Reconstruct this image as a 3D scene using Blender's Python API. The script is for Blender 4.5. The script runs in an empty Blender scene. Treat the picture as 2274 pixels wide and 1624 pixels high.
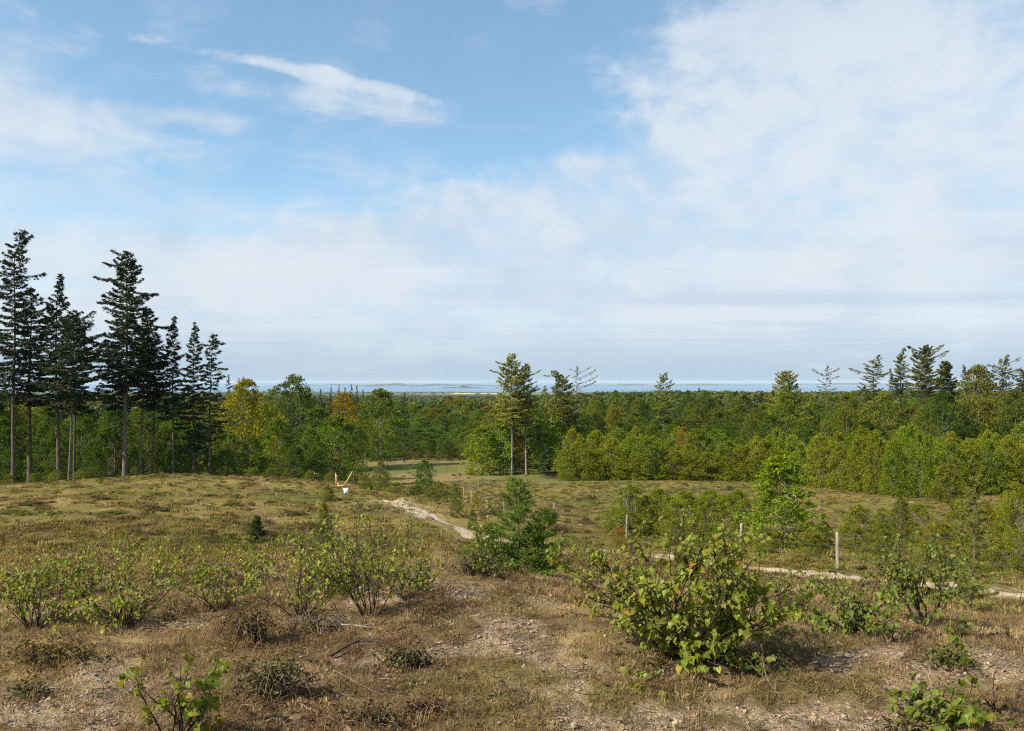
import bpy, math
import numpy as np
from mathutils import Vector, Matrix, Euler

# ------------------------------------------------------------------ camera, sky, sun, exposure
S = bpy.context.scene
F, UC, VH = 1751.0, 1137.0, 848.0          # focal length and picture centre / horizon in 2274-pixel units
cam_d = bpy.data.cameras.new("camera")
cam_d.sensor_width = 36.0
cam_d.lens = 36.0 * F / 2274.0
cam_d.shift_y = 36.0 / 2274.0
cam_d.clip_start = 0.05
cam_d.clip_end = 200000.0
cam = bpy.data.objects.new("camera", cam_d)
S.collection.objects.link(cam)
cam.location = (0, 0, 0)
cam.rotation_euler = (math.radians(90), 0, 0)
S.camera = cam

SUN_AZ, SUN_EL = math.radians(-122.0), math.radians(41.0)   # compass bearing from +Y, elevation
SKY_STRENGTH = 0.1
W = bpy.data.worlds.new("World"); S.world = W; W.use_nodes = True
def build_sky():
    nt = W.node_tree; N = nt.nodes; L = nt.links
    N.clear()
    def nd(t, **k):
        n = N.new(t)
        for a, b in k.items(): setattr(n, a, b)
        return n
    def inp(s, v):
        if isinstance(v, (int, float)): s.default_value = v
        elif isinstance(v, tuple): s.default_value = v
        else: L.new(v, s)
    def m(op, a, b=None, c=None, clamp=False):
        n = nd('ShaderNodeMath', operation=op, use_clamp=clamp)
        inp(n.inputs[0], a)
        if b is not None: inp(n.inputs[1], b)
        if c is not None: inp(n.inputs[2], c)
        return n.outputs[0]
    def smooth(x, a, b):
        n = nd('ShaderNodeMapRange', interpolation_type='SMOOTHSTEP')
        inp(n.inputs[0], x); inp(n.inputs[1], a); inp(n.inputs[2], b); n.inputs[3].default_value = 0; n.inputs[4].default_value = 1
        return n.outputs[0]
    def noise(vec, scale, detail=6, rough=0.55, dist=0.0, loc=(0, 0, 0), sc=(1, 1, 1), rz=0.0):
        mp = nd('ShaderNodeMapping'); L.new(vec, mp.inputs[0])
        mp.inputs[1].default_value = loc; mp.inputs[3].default_value = sc; mp.inputs[2].default_value = (0, 0, rz)
        n = nd('ShaderNodeTexNoise'); L.new(mp.outputs[0], n.inputs['Vector'])
        n.inputs['Scale'].default_value = scale; n.inputs['Detail'].default_value = detail
        n.inputs['Roughness'].default_value = rough; n.inputs['Distortion'].default_value = dist
        return n.outputs['Fac']
    tc = nd('ShaderNodeTexCoord')
    sep = nd('ShaderNodeSeparateXYZ'); L.new(tc.outputs['Generated'], sep.inputs[0])
    X, Y, Z = sep.outputs
    zc = m('MAXIMUM', Z, 0.012)
    px, py = m('DIVIDE', X, zc), m('DIVIDE', Y, zc)        # the cloud sheet as a flat layer at height 1
    cb = nd('ShaderNodeCombineXYZ'); L.new(px, cb.inputs[0]); L.new(py, cb.inputs[1])
    P = cb.outputs[0]
    D = tc.outputs['Generated']
    huge = m('SUBTRACT', noise(D, 2.2, 5, 0.55, 0.2, loc=(0.7, 1.3, 0.2)), 0.5)
    big = m('SUBTRACT', noise(D, 5.0, 7, 0.58, 0.3, loc=(2.1, 0.4, 1.1), sc=(1, 1, 1.3)), 0.5)
    med = m('SUBTRACT', noise(D, 13.0, 8, 0.60, 0.35, loc=(3.1, 1.7, 0), sc=(1, 1, 1.5)), 0.5)
    fib = m('SUBTRACT', noise(D, 9.0, 8, 0.62, 0.5, loc=(1.3, 4.7, 0), sc=(0.7, 1, 2.6)), 0.5)
    strk = m('SUBTRACT', noise(P, 0.55, 7, 0.6, 0.3, sc=(0.5, 1.1, 1), loc=(5.2, 0.3, 0)), 0.5)
    def ell(cx, cy, rx, ry, rot):
        dx, dy = m('SUBTRACT', px, cx), m('SUBTRACT', py, cy)
        c, s_ = math.cos(rot), math.sin(rot)
        a = m('DIVIDE', m('ADD', m('MULTIPLY', dx, c), m('MULTIPLY', dy, s_)), rx)
        b = m('DIVIDE', m('SUBTRACT', m('MULTIPLY', dy, c), m('MULTIPLY', dx, s_)), ry)
        return m('SQRT', m('ADD', m('MULTIPLY', a, a), m('MULTIPLY', b, b)))
    def wob(*pairs):
        t = None
        for n_, k_ in pairs:
            q = m('MULTIPLY', n_, k_); t = q if t is None else m('ADD', t, q)
        return t
    # the cloud bank: a front that runs diagonally across the layer
    over = m('MAXIMUM', m('SUBTRACT', py, 3.0), 0.0)
    front = m('ADD', m('SUBTRACT', 0.42, m('MULTIPLY', over, 0.93)), m('MULTIPLY', m('MAXIMUM', m('SUBTRACT', 2.3, py), 0.0), 0.8))
    d = m('ADD', m('DIVIDE', m('SUBTRACT', px, front), m('MULTIPLY', py, 0.16)), wob((huge, 1.5), (big, 3.0), (med, 2.0), (fib, 1.2)))
    bank = m('MULTIPLY', smooth(d, -0.4, 0.9), m('ADD', 0.50, m('MULTIPLY', smooth(wob((big, 1.0), (huge, 0.9), (med, 1.0), (fib, 0.8)), -0.24, 0.20), 0.42)))
    bank = m('MULTIPLY', bank, m('SUBTRACT', 1.0, m('MULTIPLY', smooth(Z, 0.32, 0.48), 0.42)))
    # wispy arch and patches on the other side
    e1 = m('ADD', ell(-0.63, 2.58, 0.56, 0.070, math.radians(33)), wob((med, -2.6), (fib, -2.6)))
    arch = m('MULTIPLY', smooth(e1, 1.2, 0.25), 0.88)
    e1b = m('ADD', ell(-0.62, 2.80, 0.55, 0.16, math.radians(24)), wob((med, -2.6), (fib, -3.6)))
    archb = m('MULTIPLY', smooth(e1b, 1.5, -0.2), 0.72)
    e2 = m('ADD', ell(-1.95, 2.85, 0.65, 0.80, math.radians(10)), wob((big, -2.2), (fib, -1.6), (med, -0.8)))
    left = m('MULTIPLY', smooth(e2, 1.35, 0.2), 0.82)
    e3 = m('ADD', ell(-1.22, 2.98, 0.34, 0.17, 0.3), wob((med, -2.0), (big, -2.0)))
    puff = m('MULTIPLY', smooth(e3, 1.3, 0.25), 0.72)
    # thin veil over everything, closing towards the horizon in long streaks
    far = smooth(py, 3.0, 6.6)
    veil = m('ADD', m('MULTIPLY', far, m('ADD', 0.70, wob((strk, 0.5), (fib, 0.5)))), m('MULTIPLY', smooth(wob((huge, 1.0), (fib, 0.8), (big, 0.5)), -0.16, 0.30), 0.44))
    veil = m('MINIMUM', m('MAXIMUM', veil, 0.13), 0.90)
    def screen(a, b):
        return m('SUBTRACT', 1.0, m('MULTIPLY', m('SUBTRACT', 1.0, a), m('SUBTRACT', 1.0, b)))
    cov = screen(bank, veil)
    for q in (arch, archb, left, puff): cov = screen(cov, q)
    # haze veil painted into the sky colour right at the horizon
    lowm = smooth(m('ADD', Z, m('MULTIPLY', strk, 0.025)), 0.005, 0.085)
    cov = m('MAXIMUM', cov, m('MULTIPLY', m('SUBTRACT', 1.0, lowm), 0.86))
    sky = nd('ShaderNodeTexSky', sky_type='NISHITA')
    sky.sun_disc = False; sky.sun_elevation = SUN_EL; sky.sun_rotation = SUN_AZ
    sky.altitude = 80; sky.air_density = 1.0; sky.dust_density = 0.5; sky.ozone_density = 2.0
    hs = nd('ShaderNodeHueSaturation'); hs.inputs['Saturation'].default_value = 1.08; hs.inputs['Value'].default_value = 0.96; hs.inputs['Hue'].default_value = 0.486
    L.new(sky.outputs[0], hs.inputs['Color'])
    shade = smooth(wob((strk, 0.55), (big, 1.0), (med, 0.8), (huge, 0.8)), -0.30, 0.24)
    under = smooth(m('ADD', ell(4.4, 9.8, 4.2, 1.1, 0.08), wob((strk, -2.2), (fib, -1.6))), 1.2, 0.2)
    shade = m('MULTIPLY', shade, m('SUBTRACT', 1.0, m('MULTIPLY', under, 0.85)))
    cm = nd('ShaderNodeMix', data_type='RGBA'); L.new(shade, cm.inputs[0])
    cm.inputs[6].default_value = (2.85, 3.42, 4.1, 1); cm.inputs[7].default_value = (3.74, 4.10, 4.46, 1)
    lo = nd('ShaderNodeMix', data_type='RGBA'); L.new(lowm, lo.inputs[0]); lo.inputs[6].default_value = (2.35, 3.05, 3.75, 1); L.new(cm.outputs[2], lo.inputs[7])
    mx = nd('ShaderNodeMix', data_type='RGBA'); L.new(cov, mx.inputs[0])
    L.new(hs.outputs[0], mx.inputs[6]); L.new(lo.outputs[2], mx.inputs[7])
    bg = nd('ShaderNodeBackground'); L.new(mx.outputs[2], bg.inputs[0]); bg.inputs[1].default_value = SKY_STRENGTH
    out = nd('ShaderNodeOutputWorld'); L.new(bg.outputs[0], out.inputs[0])
build_sky()
W.cycles.sampling_method = 'MANUAL'; W.cycles.sample_map_resolution = 1024

sun_d = bpy.data.lights.new("sun", 'SUN'); sun_d.energy = 4.2; sun_d.angle = math.radians(0.53); sun_d.color = (1.0, 0.93, 0.80)
sun = bpy.data.objects.new("sun", sun_d); S.collection.objects.link(sun)
sdir = Vector((math.sin(SUN_AZ) * math.cos(SUN_EL), math.cos(SUN_AZ) * math.cos(SUN_EL), math.sin(SUN_EL)))
sun.rotation_euler = sdir.to_track_quat('Z', 'Y').to_euler()
sun.location = (-30, -20, 40)
V = S.view_settings
V.view_transform = 'Standard'; V.look = 'None'; V.exposure = 1.0; V.gamma = 1.0; V.use_curve_mapping = False
C = S.cycles
C.max_bounces = 6; C.diffuse_bounces = 3; C.glossy_bounces = 2; C.transmission_bounces = 3; C.volume_bounces = 0; C.transparent_max_bounces = 8
C.use_adaptive_sampling = False; C.pixel_filter_type = 'BLACKMAN_HARRIS'; C.filter_width = 1.15
C.use_denoising = False; C.denoiser = 'OPENIMAGEDENOISE'; C.denoising_input_passes = 'RGB_ALBEDO_NORMAL'; C.denoising_prefilter = 'ACCURATE'
C.sample_clamp_indirect = 6.0

# ------------------------------------------------------------------ helpers
rng = np.random.default_rng(11)
COL = S.collection
def R(a): return math.radians(a)

def hash2(ix, iy, seed):
    n = (ix.astype(np.int64) * 374761393 + iy.astype(np.int64) * 668265263 + seed * 1442695041) & 0x7fffffff
    n = ((n ^ (n >> 13)) * 1274126177) & 0x7fffffff
    n = ((n ^ (n >> 16)) * 2246822519) & 0x7fffffff
    return (n & 0xffffff) / float(0xffffff)
def vnoise(x, y, seed=0):
    x = np.asarray(x, float); y = np.asarray(y, float)
    ix, iy = np.floor(x), np.floor(y); fx, fy = x - ix, y - iy
    fx = fx * fx * (3 - 2 * fx); fy = fy * fy * (3 - 2 * fy)
    a, b = hash2(ix, iy, seed), hash2(ix + 1, iy, seed)
    c, d = hash2(ix, iy + 1, seed), hash2(ix + 1, iy + 1, seed)
    return (a * (1 - fx) + b * fx) * (1 - fy) + (c * (1 - fx) + d * fx) * fy - 0.5
def fbm(x, y, o=4, seed=0, g=0.5):
    s, a, k = 0.0, 1.0, 1.0
    for i in range(o):
        s = s + a * vnoise(x * k + 17.3 * i, y * k - 9.1 * i, seed + i * 7); a *= g; k *= 2.03
    return s
def sstep(x, a, b):
    t = np.clip((np.asarray(x, float) - a) / (b - a), 0, 1); return t * t * (3 - 2 * t)

# ---- the lie of the land: heights along ten lines of sight, eye at z = 0
YK = np.array([0.3, 4, 5.5, 8, 12, 16, 22, 28, 37, 50, 62, 74, 88, 105, 130, 160, 200, 260, 350, 500, 800, 1500, 2500, 5000, 6000, 6800, 9000])
FAR_L = [-17.5, -19, -21, -22, -23, -30, -45, -63, -68.5, -71.5, -80, -90]
FAR_C = [-16.6, -18.4, -22, -25, -28, -33, -46, -63, -68.5, -71.5, -80, -90]
FAR_R = [-17, -19, -21, -22, -21, -25, -40, -63, -68.5, -71.5, -80, -90]
ZT = {
 -700: [-1.7, -1.7, -1.72, -1.9, -2.8, -3.45, -4.3, -5.0, -5.85, -6.95, -7.95, -10.0, -12, -13.5, -15.5] + FAR_L,
 0:    [-1.7, -1.7, -1.72, -1.9, -2.8, -3.45, -4.3, -5.0, -5.85, -6.95, -7.95, -10.0, -12, -13.5, -15.5] + FAR_L,
 370:  [-1.7, -1.7, -1.71, -1.85, -2.75, -3.4, -4.2, -4.85, -5.75, -6.75, -7.45, -8.35, -11.5, -13.5, -15.5] + FAR_L,
 740:  [-1.7, -1.7, -1.70, -1.80, -2.75, -3.45, -4.36, -5.15, -6.23, -7.68, -8.2, -8.95, -11.8, -13.6, -15.7] + FAR_C,
 900:  [-1.7, -1.7, -1.70, -1.80, -2.8, -3.55, -4.5, -5.3, -6.2, -7.25, -9.0, -10.8, -12.4, -14.0, -15.6] + FAR_C,
 1060: [-1.7, -1.7, -1.70, -1.80, -2.8, -3.7, -4.8, -5.7, -6.8, -8.4, -10.0, -11.45, -12.4, -13.4, -15.4] + FAR_C,
 1400: [-1.7, -1.7, -1.73, -2.10, -3.05, -3.95, -5.0, -5.95, -7.4, -9.0, -10.2, -11.0, -11.9, -12.9, -15.0] + FAR_R,
 1740: [-1.7, -1.7, -1.74, -2.25, -3.20, -4.10, -5.3, -6.2, -7.6, -9.0, -9.9, -10.7, -11.8, -13.0, -15.0] + FAR_R,
 2000: [-1.7, -1.7, -1.76, -2.32, -3.32, -4.22, -5.3, -6.3, -7.5, -9.0, -9.7, -10.6, -11.8, -13.0, -15.0] + FAR_R,
 2274: [-1.7, -1.7, -1.78, -2.38, -3.48, -4.33, -5.4, -6.5, -7.8, -9.3, -10.3, -11.2, -12.3, -13.4, -15.2] + FAR_R,
 3000: [-1.7, -1.7, -1.78, -2.38, -3.48, -4.33, -5.4, -6.5, -7.8, -9.3, -10.3, -11.2, -12.3, -13.4, -15.2] + FAR_R,
}
UK = np.array(sorted(ZT)); NU, NY = 260, 700
_ug = np.linspace(UK[0], UK[-1], NU); _lg = np.linspace(math.log(0.3), math.log(9000), NY)
_t = np.array([np.interp(_lg, np.log(YK), ZT[k]) for k in UK])
_G = np.array([np.interp(_ug, UK, _t[:, j]) for j in range(NY)]).T
def _blur(A, s, ax):
    r = int(3 * s); k = np.exp(-0.5 * (np.arange(-r, r + 1) / s) ** 2); k /= k.sum()
    P = np.pad(A, [(r, r) if i == ax else (0, 0) for i in range(2)], mode='edge')
    return np.apply_along_axis(lambda q: np.convolve(q, k, 'valid'), ax, P)
_G = _blur(_blur(_G, 4.0, 0), 5.0, 1)
def Hbase(x, y):
    x = np.asarray(x, float); y = np.asarray(y, float)
    r = np.hypot(x, y); Ye = np.maximum(np.maximum(y, 0.7071 * r), 0.31)
    u = np.clip(UC + F * x / Ye, UK[0] + 1, UK[-1] - 1)
    fu = (u - _ug[0]) / (_ug[1] - _ug[0]); fl = np.clip((np.log(Ye) - _lg[0]) / (_lg[1] - _lg[0]), 0, NY - 1.001)
    i, j = np.floor(fu).astype(int), np.floor(fl).astype(int); a, b = fu - i, fl - j
    return (_G[i, j] * (1 - a) + _G[i + 1, j] * a) * (1 - b) + (_G[i, j + 1] * (1 - a) + _G[i + 1, j + 1] * a) * b
# path course, shared by the ground and the path sheet
PATH_UY = [(862, 50), (905, 44), (960, 38), (1040, 32.5), (1150, 29), (1270, 27), (1480, 25.6), (1640, 23.6), (1790, 21.2), (1900, 19.5), (2000, 18), (2274, 15.2), (2500, 13.6), (2900, 12)]
def catmull(P, n=14):
    P = np.array(P, float); Q = np.vstack([2 * P[0] - P[1], P, 2 * P[-1] - P[-2]]); o = []
    for i in range(1, len(Q) - 2):
        t = np.linspace(0, 1, n, endpoint=False)[:, None]
        o.append(0.5 * (2 * Q[i] + (Q[i + 1] - Q[i - 1]) * t + (2 * Q[i - 1] - 5 * Q[i] + 4 * Q[i + 1] - Q[i + 2]) * t ** 2 + (3 * Q[i] - Q[i - 1] - 3 * Q[i + 1] + Q[i + 2]) * t ** 3))
    o.append(P[-1:]); return np.vstack(o)
PATH = catmull([((u - UC) / F * y, y) for u, y in PATH_UY])
def path_dist(x, y):
    sh = np.shape(x); x = np.ravel(x); y = np.ravel(y); d = np.full(x.shape, 1e9)
    sel = (y > 8) & (y < 75) & (np.abs(x) < 40)
    if sel.any():
        xs, ys = x[sel], y[sel]; dd = np.full(xs.shape, 1e9)
        for p in PATH: dd = np.minimum(dd, (xs - p[0]) ** 2 + (ys - p[1]) ** 2)
        d[sel] = np.sqrt(dd)
    return d.reshape(sh)
def H(x, y):
    x = np.asarray(x, float); y = np.asarray(y, float); r = np.hypot(x, y)
    z = Hbase(x, y)
    z = z + 0.05 * fbm(x * 1.6, y * 1.6, 4, 3, 0.6) * sstep(r, 1, 3) * (1 - sstep(r, 14, 30))
    z = z + 0.028 * fbm(x * 7, y * 7, 3, 5, 0.6) * (1 - sstep(r, 8, 16))
    z = z + 0.34 * fbm(x * 0.45, y * 0.45, 4, 9, 0.55) * sstep(r, 9, 26) * (1 - sstep(r, 60, 90))
    z = z + 1.6 * fbm(x * 0.03, y * 0.03, 3, 21) * sstep(r, 120, 260)
    z = z + 7 * fbm(x * 0.0011, y * 0.0011, 3, 31) * sstep(r, 900, 2200) * (1 - sstep(r, 4600, 6200))
    return z
def h1(x, y): return float(H(np.array([x]), np.array([y]))[0])
def xu(u, Y): return (u - UC) / F * Y
def gY(u, v, lo=2.0, hi=200.0):
    """depth at which the ground along column u is seen at row v"""
    ys = np.exp(np.linspace(math.log(lo), math.log(hi), 1500)); vs = VH - H(xu(u, ys), ys) / ys * F
    k = np.where(vs <= v)[0]
    return float(ys[k[0]]) if len(k) else hi

# ---- meshes
def mesh_np(name, V_, F_, mats=(), smooth=False, attrs=None):
    me = bpy.data.meshes.new(name)
    V_ = np.ascontiguousarray(V_, dtype=np.float32).reshape(-1, 3)
    if isinstance(F_, np.ndarray):
        F_ = [F_]
    F_ = [f for f in F_ if len(f)]
    loops = np.concatenate([np.ravel(f) for f in F_]).astype(np.int32)
    tot = np.concatenate([np.full(len(f), f.shape[1]) for f in F_]).astype(np.int32)
    me.vertices.add(len(V_)); me.vertices.foreach_set('co', V_.ravel())
    me.loops.add(len(loops)); me.loops.foreach_set('vertex_index', loops)
    me.polygons.add(len(tot)); me.polygons.foreach_set('loop_start', np.concatenate([[0], np.cumsum(tot)[:-1]]).astype(np.int32))
    if smooth: me.polygons.foreach_set('use_smooth', np.ones(len(tot), bool))
    for k, (typ, dom, data) in (attrs or {}).items():
        a = me.attributes.new(k, typ, dom)
        fld = 'color' if 'COLOR' in typ else ('vector' if 'VECTOR' in typ else 'value')
        a.data.foreach_set(fld, np.ascontiguousarray(data).ravel())
    me.update(calc_edges=True); me.validate()
    for mt in mats: me.materials.append(mt)
    return me
class MB:
    """gathers pieces of one part"""
    def __init__(s): s.v, s.q, s.t, s.n = [], [], [], 0
    def add(s, v, q=None, t=None):
        v = np.asarray(v, float).reshape(-1, 3)
        if q is not None and len(q): s.q.append(np.asarray(q, int) + s.n)
        if t is not None and len(t): s.t.append(np.asarray(t, int) + s.n)
        s.v.append(v); s.n += len(v)
    def tube(s, path, rad, k=5, cap=True):
        path = np.asarray(path, float); n = len(path); rad = np.broadcast_to(rad, (n,))
        T = np.gradient(path, axis=0); T /= np.linalg.norm(T, axis=1)[:, None] + 1e-9
        ref = np.array([0.0, 0, 1]) if abs(T[0, 2]) < 0.85 else np.array([1.0, 0, 0])
        A = np.cross(T, ref); A /= np.linalg.norm(A, axis=1)[:, None] + 1e-9; B = np.cross(T, A)
        a = np.arange(k) * 2 * math.pi / k
        v = path[:, None] + rad[:, None, None] * (A[:, None] * np.cos(a)[None, :, None] + B[:, None] * np.sin(a)[None, :, None])
        i = np.arange(n - 1)[:, None] * k; j = np.arange(k)[None]; j2 = (j + 1) % k
        q = np.stack([i + j, i + j2, i + k + j2, i + k + j], -1).reshape(-1, 4)
        s.add(v, q)
        if cap:
            c = s.n; s.add([path[-1]]); b = c - k
            s.t.append(np.stack([b + np.arange(k), b + (np.arange(k) + 1) % k, np.full(k, c)], -1))
    def box(s, c, size, rot=None):
        v = np.array([[x, y, z] for x in (-.5, .5) for y in (-.5, .5) for z in (-.5, .5)]) * np.array(size)
        if rot is not None: v = v @ np.array(Euler(rot).to_matrix()).T
        s.add(v + np.array(c), [[0, 1, 3, 2], [4, 6, 7, 5], [0, 4, 5, 1], [2, 3, 7, 6], [0, 2, 6, 4], [1, 5, 7, 3]])
    def diamonds(s, P, T, N, L, Wd):
        P = np.asarray(P); n = len(P)
        if n == 0: return
        T = T / (np.linalg.norm(T, axis=1)[:, None] + 1e-9)
        B = np.cross(N, T); B /= np.linalg.norm(B, axis=1)[:, None] + 1e-9
        L = np.broadcast_to(L, (n,))[:, None]; Wd = np.broadcast_to(Wd, (n,))[:, None]
        v = np.stack([P - T * L * .5, P + B * Wd * .5 - T * L * .08, P + T * L * .5, P - B * Wd * .5 - T * L * .08], 1)
        s.add(v, np.arange(n * 4).reshape(n, 4))
    def mesh(s, name, mats=(), smooth=False):
        fs = []
        if s.q: fs.append(np.vstack(s.q))
        if s.t: fs.append(np.vstack(s.t))
        return mesh_np(name, np.vstack(s.v), fs, mats, smooth)
def unit(n, r=None):
    r = r or rng; a = r.normal(size=(n, 3)); return a / (np.linalg.norm(a, axis=1)[:, None] + 1e-9)

# ---- objects
def link(o): COL.objects.link(o); return o
def tag(o, label, cat, group=None, kind=None):
    o["label"] = label; o["category"] = cat
    if group: o["group"] = group
    if kind: o["kind"] = kind
    return o
def struct(o): o["kind"] = "structure"; return o
def meshobj(name, me, parent=None, color=None):
    o = bpy.data.objects.new(name, me); link(o)
    if parent is not None: o.parent = parent
    if color is not None: o.color = (*color, 1.0)
    return o
def thing(name, label, cat, loc, rz=0, scale=(1, 1, 1), group=None):
    o = bpy.data.objects.new(name, None); link(o); o.empty_display_size = 0.2
    o.location = loc; o.rotation_euler = (0, 0, rz); o.scale = scale
    return tag(o, label, cat, group)

# ---- materials
def new_mat(name):
    m = bpy.data.materials.new(name); m.use_nodes = True; nt = m.node_tree; nt.nodes.clear()
    def nd(t, **k):
        n = nt.nodes.new(t)
        for a, b in k.items(): setattr(n, a, b)
        return n
    return m, nd, nt.links.new
def mmath(nd, L, op, a, b=None, c=None, clamp=False):
    n = nd('ShaderNodeMath', operation=op, use_clamp=clamp)
    for i, q in enumerate((a, b, c)):
        if q is None: continue
        if isinstance(q, (int, float)): n.inputs[i].default_value = q
        else: L(q, n.inputs[i])
    return n.outputs[0]
def leaf_material(name, trans=0.35, rough=0.5, spec=0.3, var=0.55, huev=0.05, source='object', satv=0.0):
    m, nd, L = new_mat(name)
    geo = nd('ShaderNodeNewGeometry'); oi = nd('ShaderNodeObjectInfo')
    rnd = mmath(nd, L, 'FRACT', mmath(nd, L, 'ADD', geo.outputs['Random Per Island'], oi.outputs['Random']))
    if source == 'object': base = oi.outputs['Color']
    else:
        at = nd('ShaderNodeAttribute', attribute_type='INSTANCER', attribute_name='tint'); base = at.outputs['Color']
    hsv = nd('ShaderNodeHueSaturation')
    L(mmath(nd, L, 'MULTIPLY_ADD', rnd, huev, 0.5 - huev * .5), hsv.inputs['Hue'])
    r2 = mmath(nd, L, 'FRACT', mmath(nd, L, 'MULTIPLY', rnd, 7.31))
    L(mmath(nd, L, 'MULTIPLY_ADD', r2, var, 1 - var * .5), hsv.inputs['Value'])
    L(base, hsv.inputs['Color'])
    b = nd('ShaderNodeBsdfPrincipled'); L(hsv.outputs[0], b.inputs['Base Color'])
    b.inputs['Roughness'].default_value = rough; b.inputs['Specular IOR Level'].default_value = spec
    out = nd('ShaderNodeOutputMaterial')
    if trans > 0:
        t = nd('ShaderNodeBsdfTranslucent')
        h2 = nd('ShaderNodeHueSaturation'); h2.inputs['Hue'].default_value = 0.487; h2.inputs['Saturation'].default_value = 1.12; h2.inputs['Value'].default_value = 1.25
        L(hsv.outputs[0], h2.inputs['Color']); L(h2.outputs[0], t.inputs['Color'])
        mx = nd('ShaderNodeMixShader'); mx.inputs[0].default_value = trans
        L(b.outputs[0], mx.inputs[1]); L(t.outputs[0], mx.inputs[2]); L(mx.outputs[0], out.inputs[0])
    else: L(b.outputs[0], out.inputs[0])
    return m
def bark_material(name, c1, c2, scale=6.0, stretch=0.25, rough=0.9, bump=0.5):
    m, nd, L = new_mat(name)
    tc = nd('ShaderNodeTexCoord'); mp = nd('ShaderNodeMapping'); L(tc.outputs['Object'], mp.inputs[0]); mp.inputs[3].default_value = (1, 1, stretch)
    n = nd('ShaderNodeTexNoise'); L(mp.outputs[0], n.inputs['Vector']); n.inputs['Scale'].default_value = scale; n.inputs['Detail'].default_value = 6; n.inputs['Roughness'].default_value = 0.65
    r = nd('ShaderNodeValToRGB'); r.color_ramp.elements[0].position = .35; r.color_ramp.elements[1].position = .68
    r.color_ramp.elements[0].color = (*c1, 1); r.color_ramp.elements[1].color = (*c2, 1); L(n.outputs['Fac'], r.inputs[0])
    b = nd('ShaderNodeBsdfPrincipled'); L(r.outputs[0], b.inputs['Base Color']); b.inputs['Roughness'].default_value = rough; b.inputs['Specular IOR Level'].default_value = .2
    bp = nd('ShaderNodeBump'); bp.inputs['Strength'].default_value = bump; bp.inputs['Distance'].default_value = 0.02; L(n.outputs['Fac'], bp.inputs['Height']); L(bp.outputs[0], b.inputs['Normal'])
    out = nd('ShaderNodeOutputMaterial'); L(b.outputs[0], out.inputs[0])
    return m
def plain(name, c, rough=0.6, spec=0.4, metal=0.0):
    m, nd, L = new_mat(name); b = nd('ShaderNodeBsdfPrincipled')
    tc = nd('ShaderNodeTexCoord'); n = nd('ShaderNodeTexNoise'); L(tc.outputs['Object'], n.inputs['Vector']); n.inputs['Scale'].default_value = 9; n.inputs['Detail'].default_value = 5
    h = nd('ShaderNodeHueSaturation'); h.inputs['Color'].default_value = (*c, 1); L(mmath(nd, L, 'MULTIPLY_ADD', n.outputs['Fac'], 0.6, 0.7), h.inputs['Value'])
    L(h.outputs[0], b.inputs['Base Color']); b.inputs['Roughness'].default_value = rough; b.inputs['Specular IOR Level'].default_value = spec; b.inputs['Metallic'].default_value = metal
    out = nd('ShaderNodeOutputMaterial'); L(b.outputs[0], out.inputs[0]); return m
M = {
 'leaf': leaf_material('broad_leaf', 0.38, 0.6, 0.08, 0.5, 0.04),
 'needle': leaf_material('needle', 0.22, 0.7, 0.08, 0.6, 0.03),
 'glossleaf': leaf_material('shrub_leaf', 0.48, 0.42, 0.22, 0.5, 0.05),
 'heath': leaf_material('dull_leaf', 0.2, 0.8, 0.08, 0.7, 0.06),
 'tuft': leaf_material('grass_blade', 0.25, 0.8, 0.06, 0.6, 0.04, source='tint'),
 'farleaf': leaf_material('far_leaf', 0.2, 0.7, 0.05, 0.5, 0.04, source='tint'),
 'bark': bark_material('spruce_bark', (.055, .042, .034), (.13, .105, .085)),
 'greybark': bark_material('grey_bark', (.065, .055, .046), (.17, .145, .12)),
 'paletrunk': bark_material('larch_bark', (.12, .10, .08), (.26, .225, .185)),
 'birchbark': bark_material('birch_bark', (.06, .05, .04), (.20, .18, .15), 5, 1.4),
 'twig': bark_material('twig_bark', (.028, .018, .014), (.075, .05, .036), 40, 1.0),
 'deadwood': bark_material('dead_wood', (.07, .05, .035), (.22, .17, .12), 25, .3),
 'postwood': bark_material('post_wood', (.17, .145, .115), (.36, .32, .265), 14, .15),
 'newwood': bark_material('sawn_wood', (.40, .25, .11), (.55, .37, .18), 10, .2, .7, .2),
 'wire': plain('wire_metal', (.12, .115, .105), .7, .2, .0),
 'blackmetal': plain('black_paint', (.014, .014, .016), .5),
 'paper': plain('white_board', (.86, .86, .86), .5),
 'ink': plain('black_print', (.03, .03, .035), .6),
}

# ------------------------------------------------------------------ the ground
# bare sandy spots seen in the turf: (column, row, radius in metres)
SPOTS = [(40, 1595, .5), (120, 1640, .3), (20, 1555, .25), (430, 1560, .25), (300, 1500, .28), (1010, 1305, .55), (940, 1300, .4), (1090, 1392, .4), (1120, 1440, .35), (1010, 1430, .25),
         (1200, 1340, .3), (1235, 1485, .3), (1210, 1530, .3), (1310, 1480, .25), (1600, 1590, .3), (1900, 1585, .4), (1860, 1480, .35), (1960, 1455, .3), (860, 1330, .3), (960, 1260, .4),
         (560, 1270, .3), (350, 1390, .3), (1290, 1290, .3), (1320, 1350, .3), (1700, 1610, .3), (2060, 1500, .3), (2200, 1450, .25), (2240, 1490, .25), (870, 1450, .2), (800, 1470, .2), (1440, 1620, .3), (600, 1610, .2)]
SPOT_XY = []
for (u, v, r_) in SPOTS:
    Y_ = gY(u, v); SPOT_XY.append((xu(u, Y_), Y_, r_))
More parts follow.
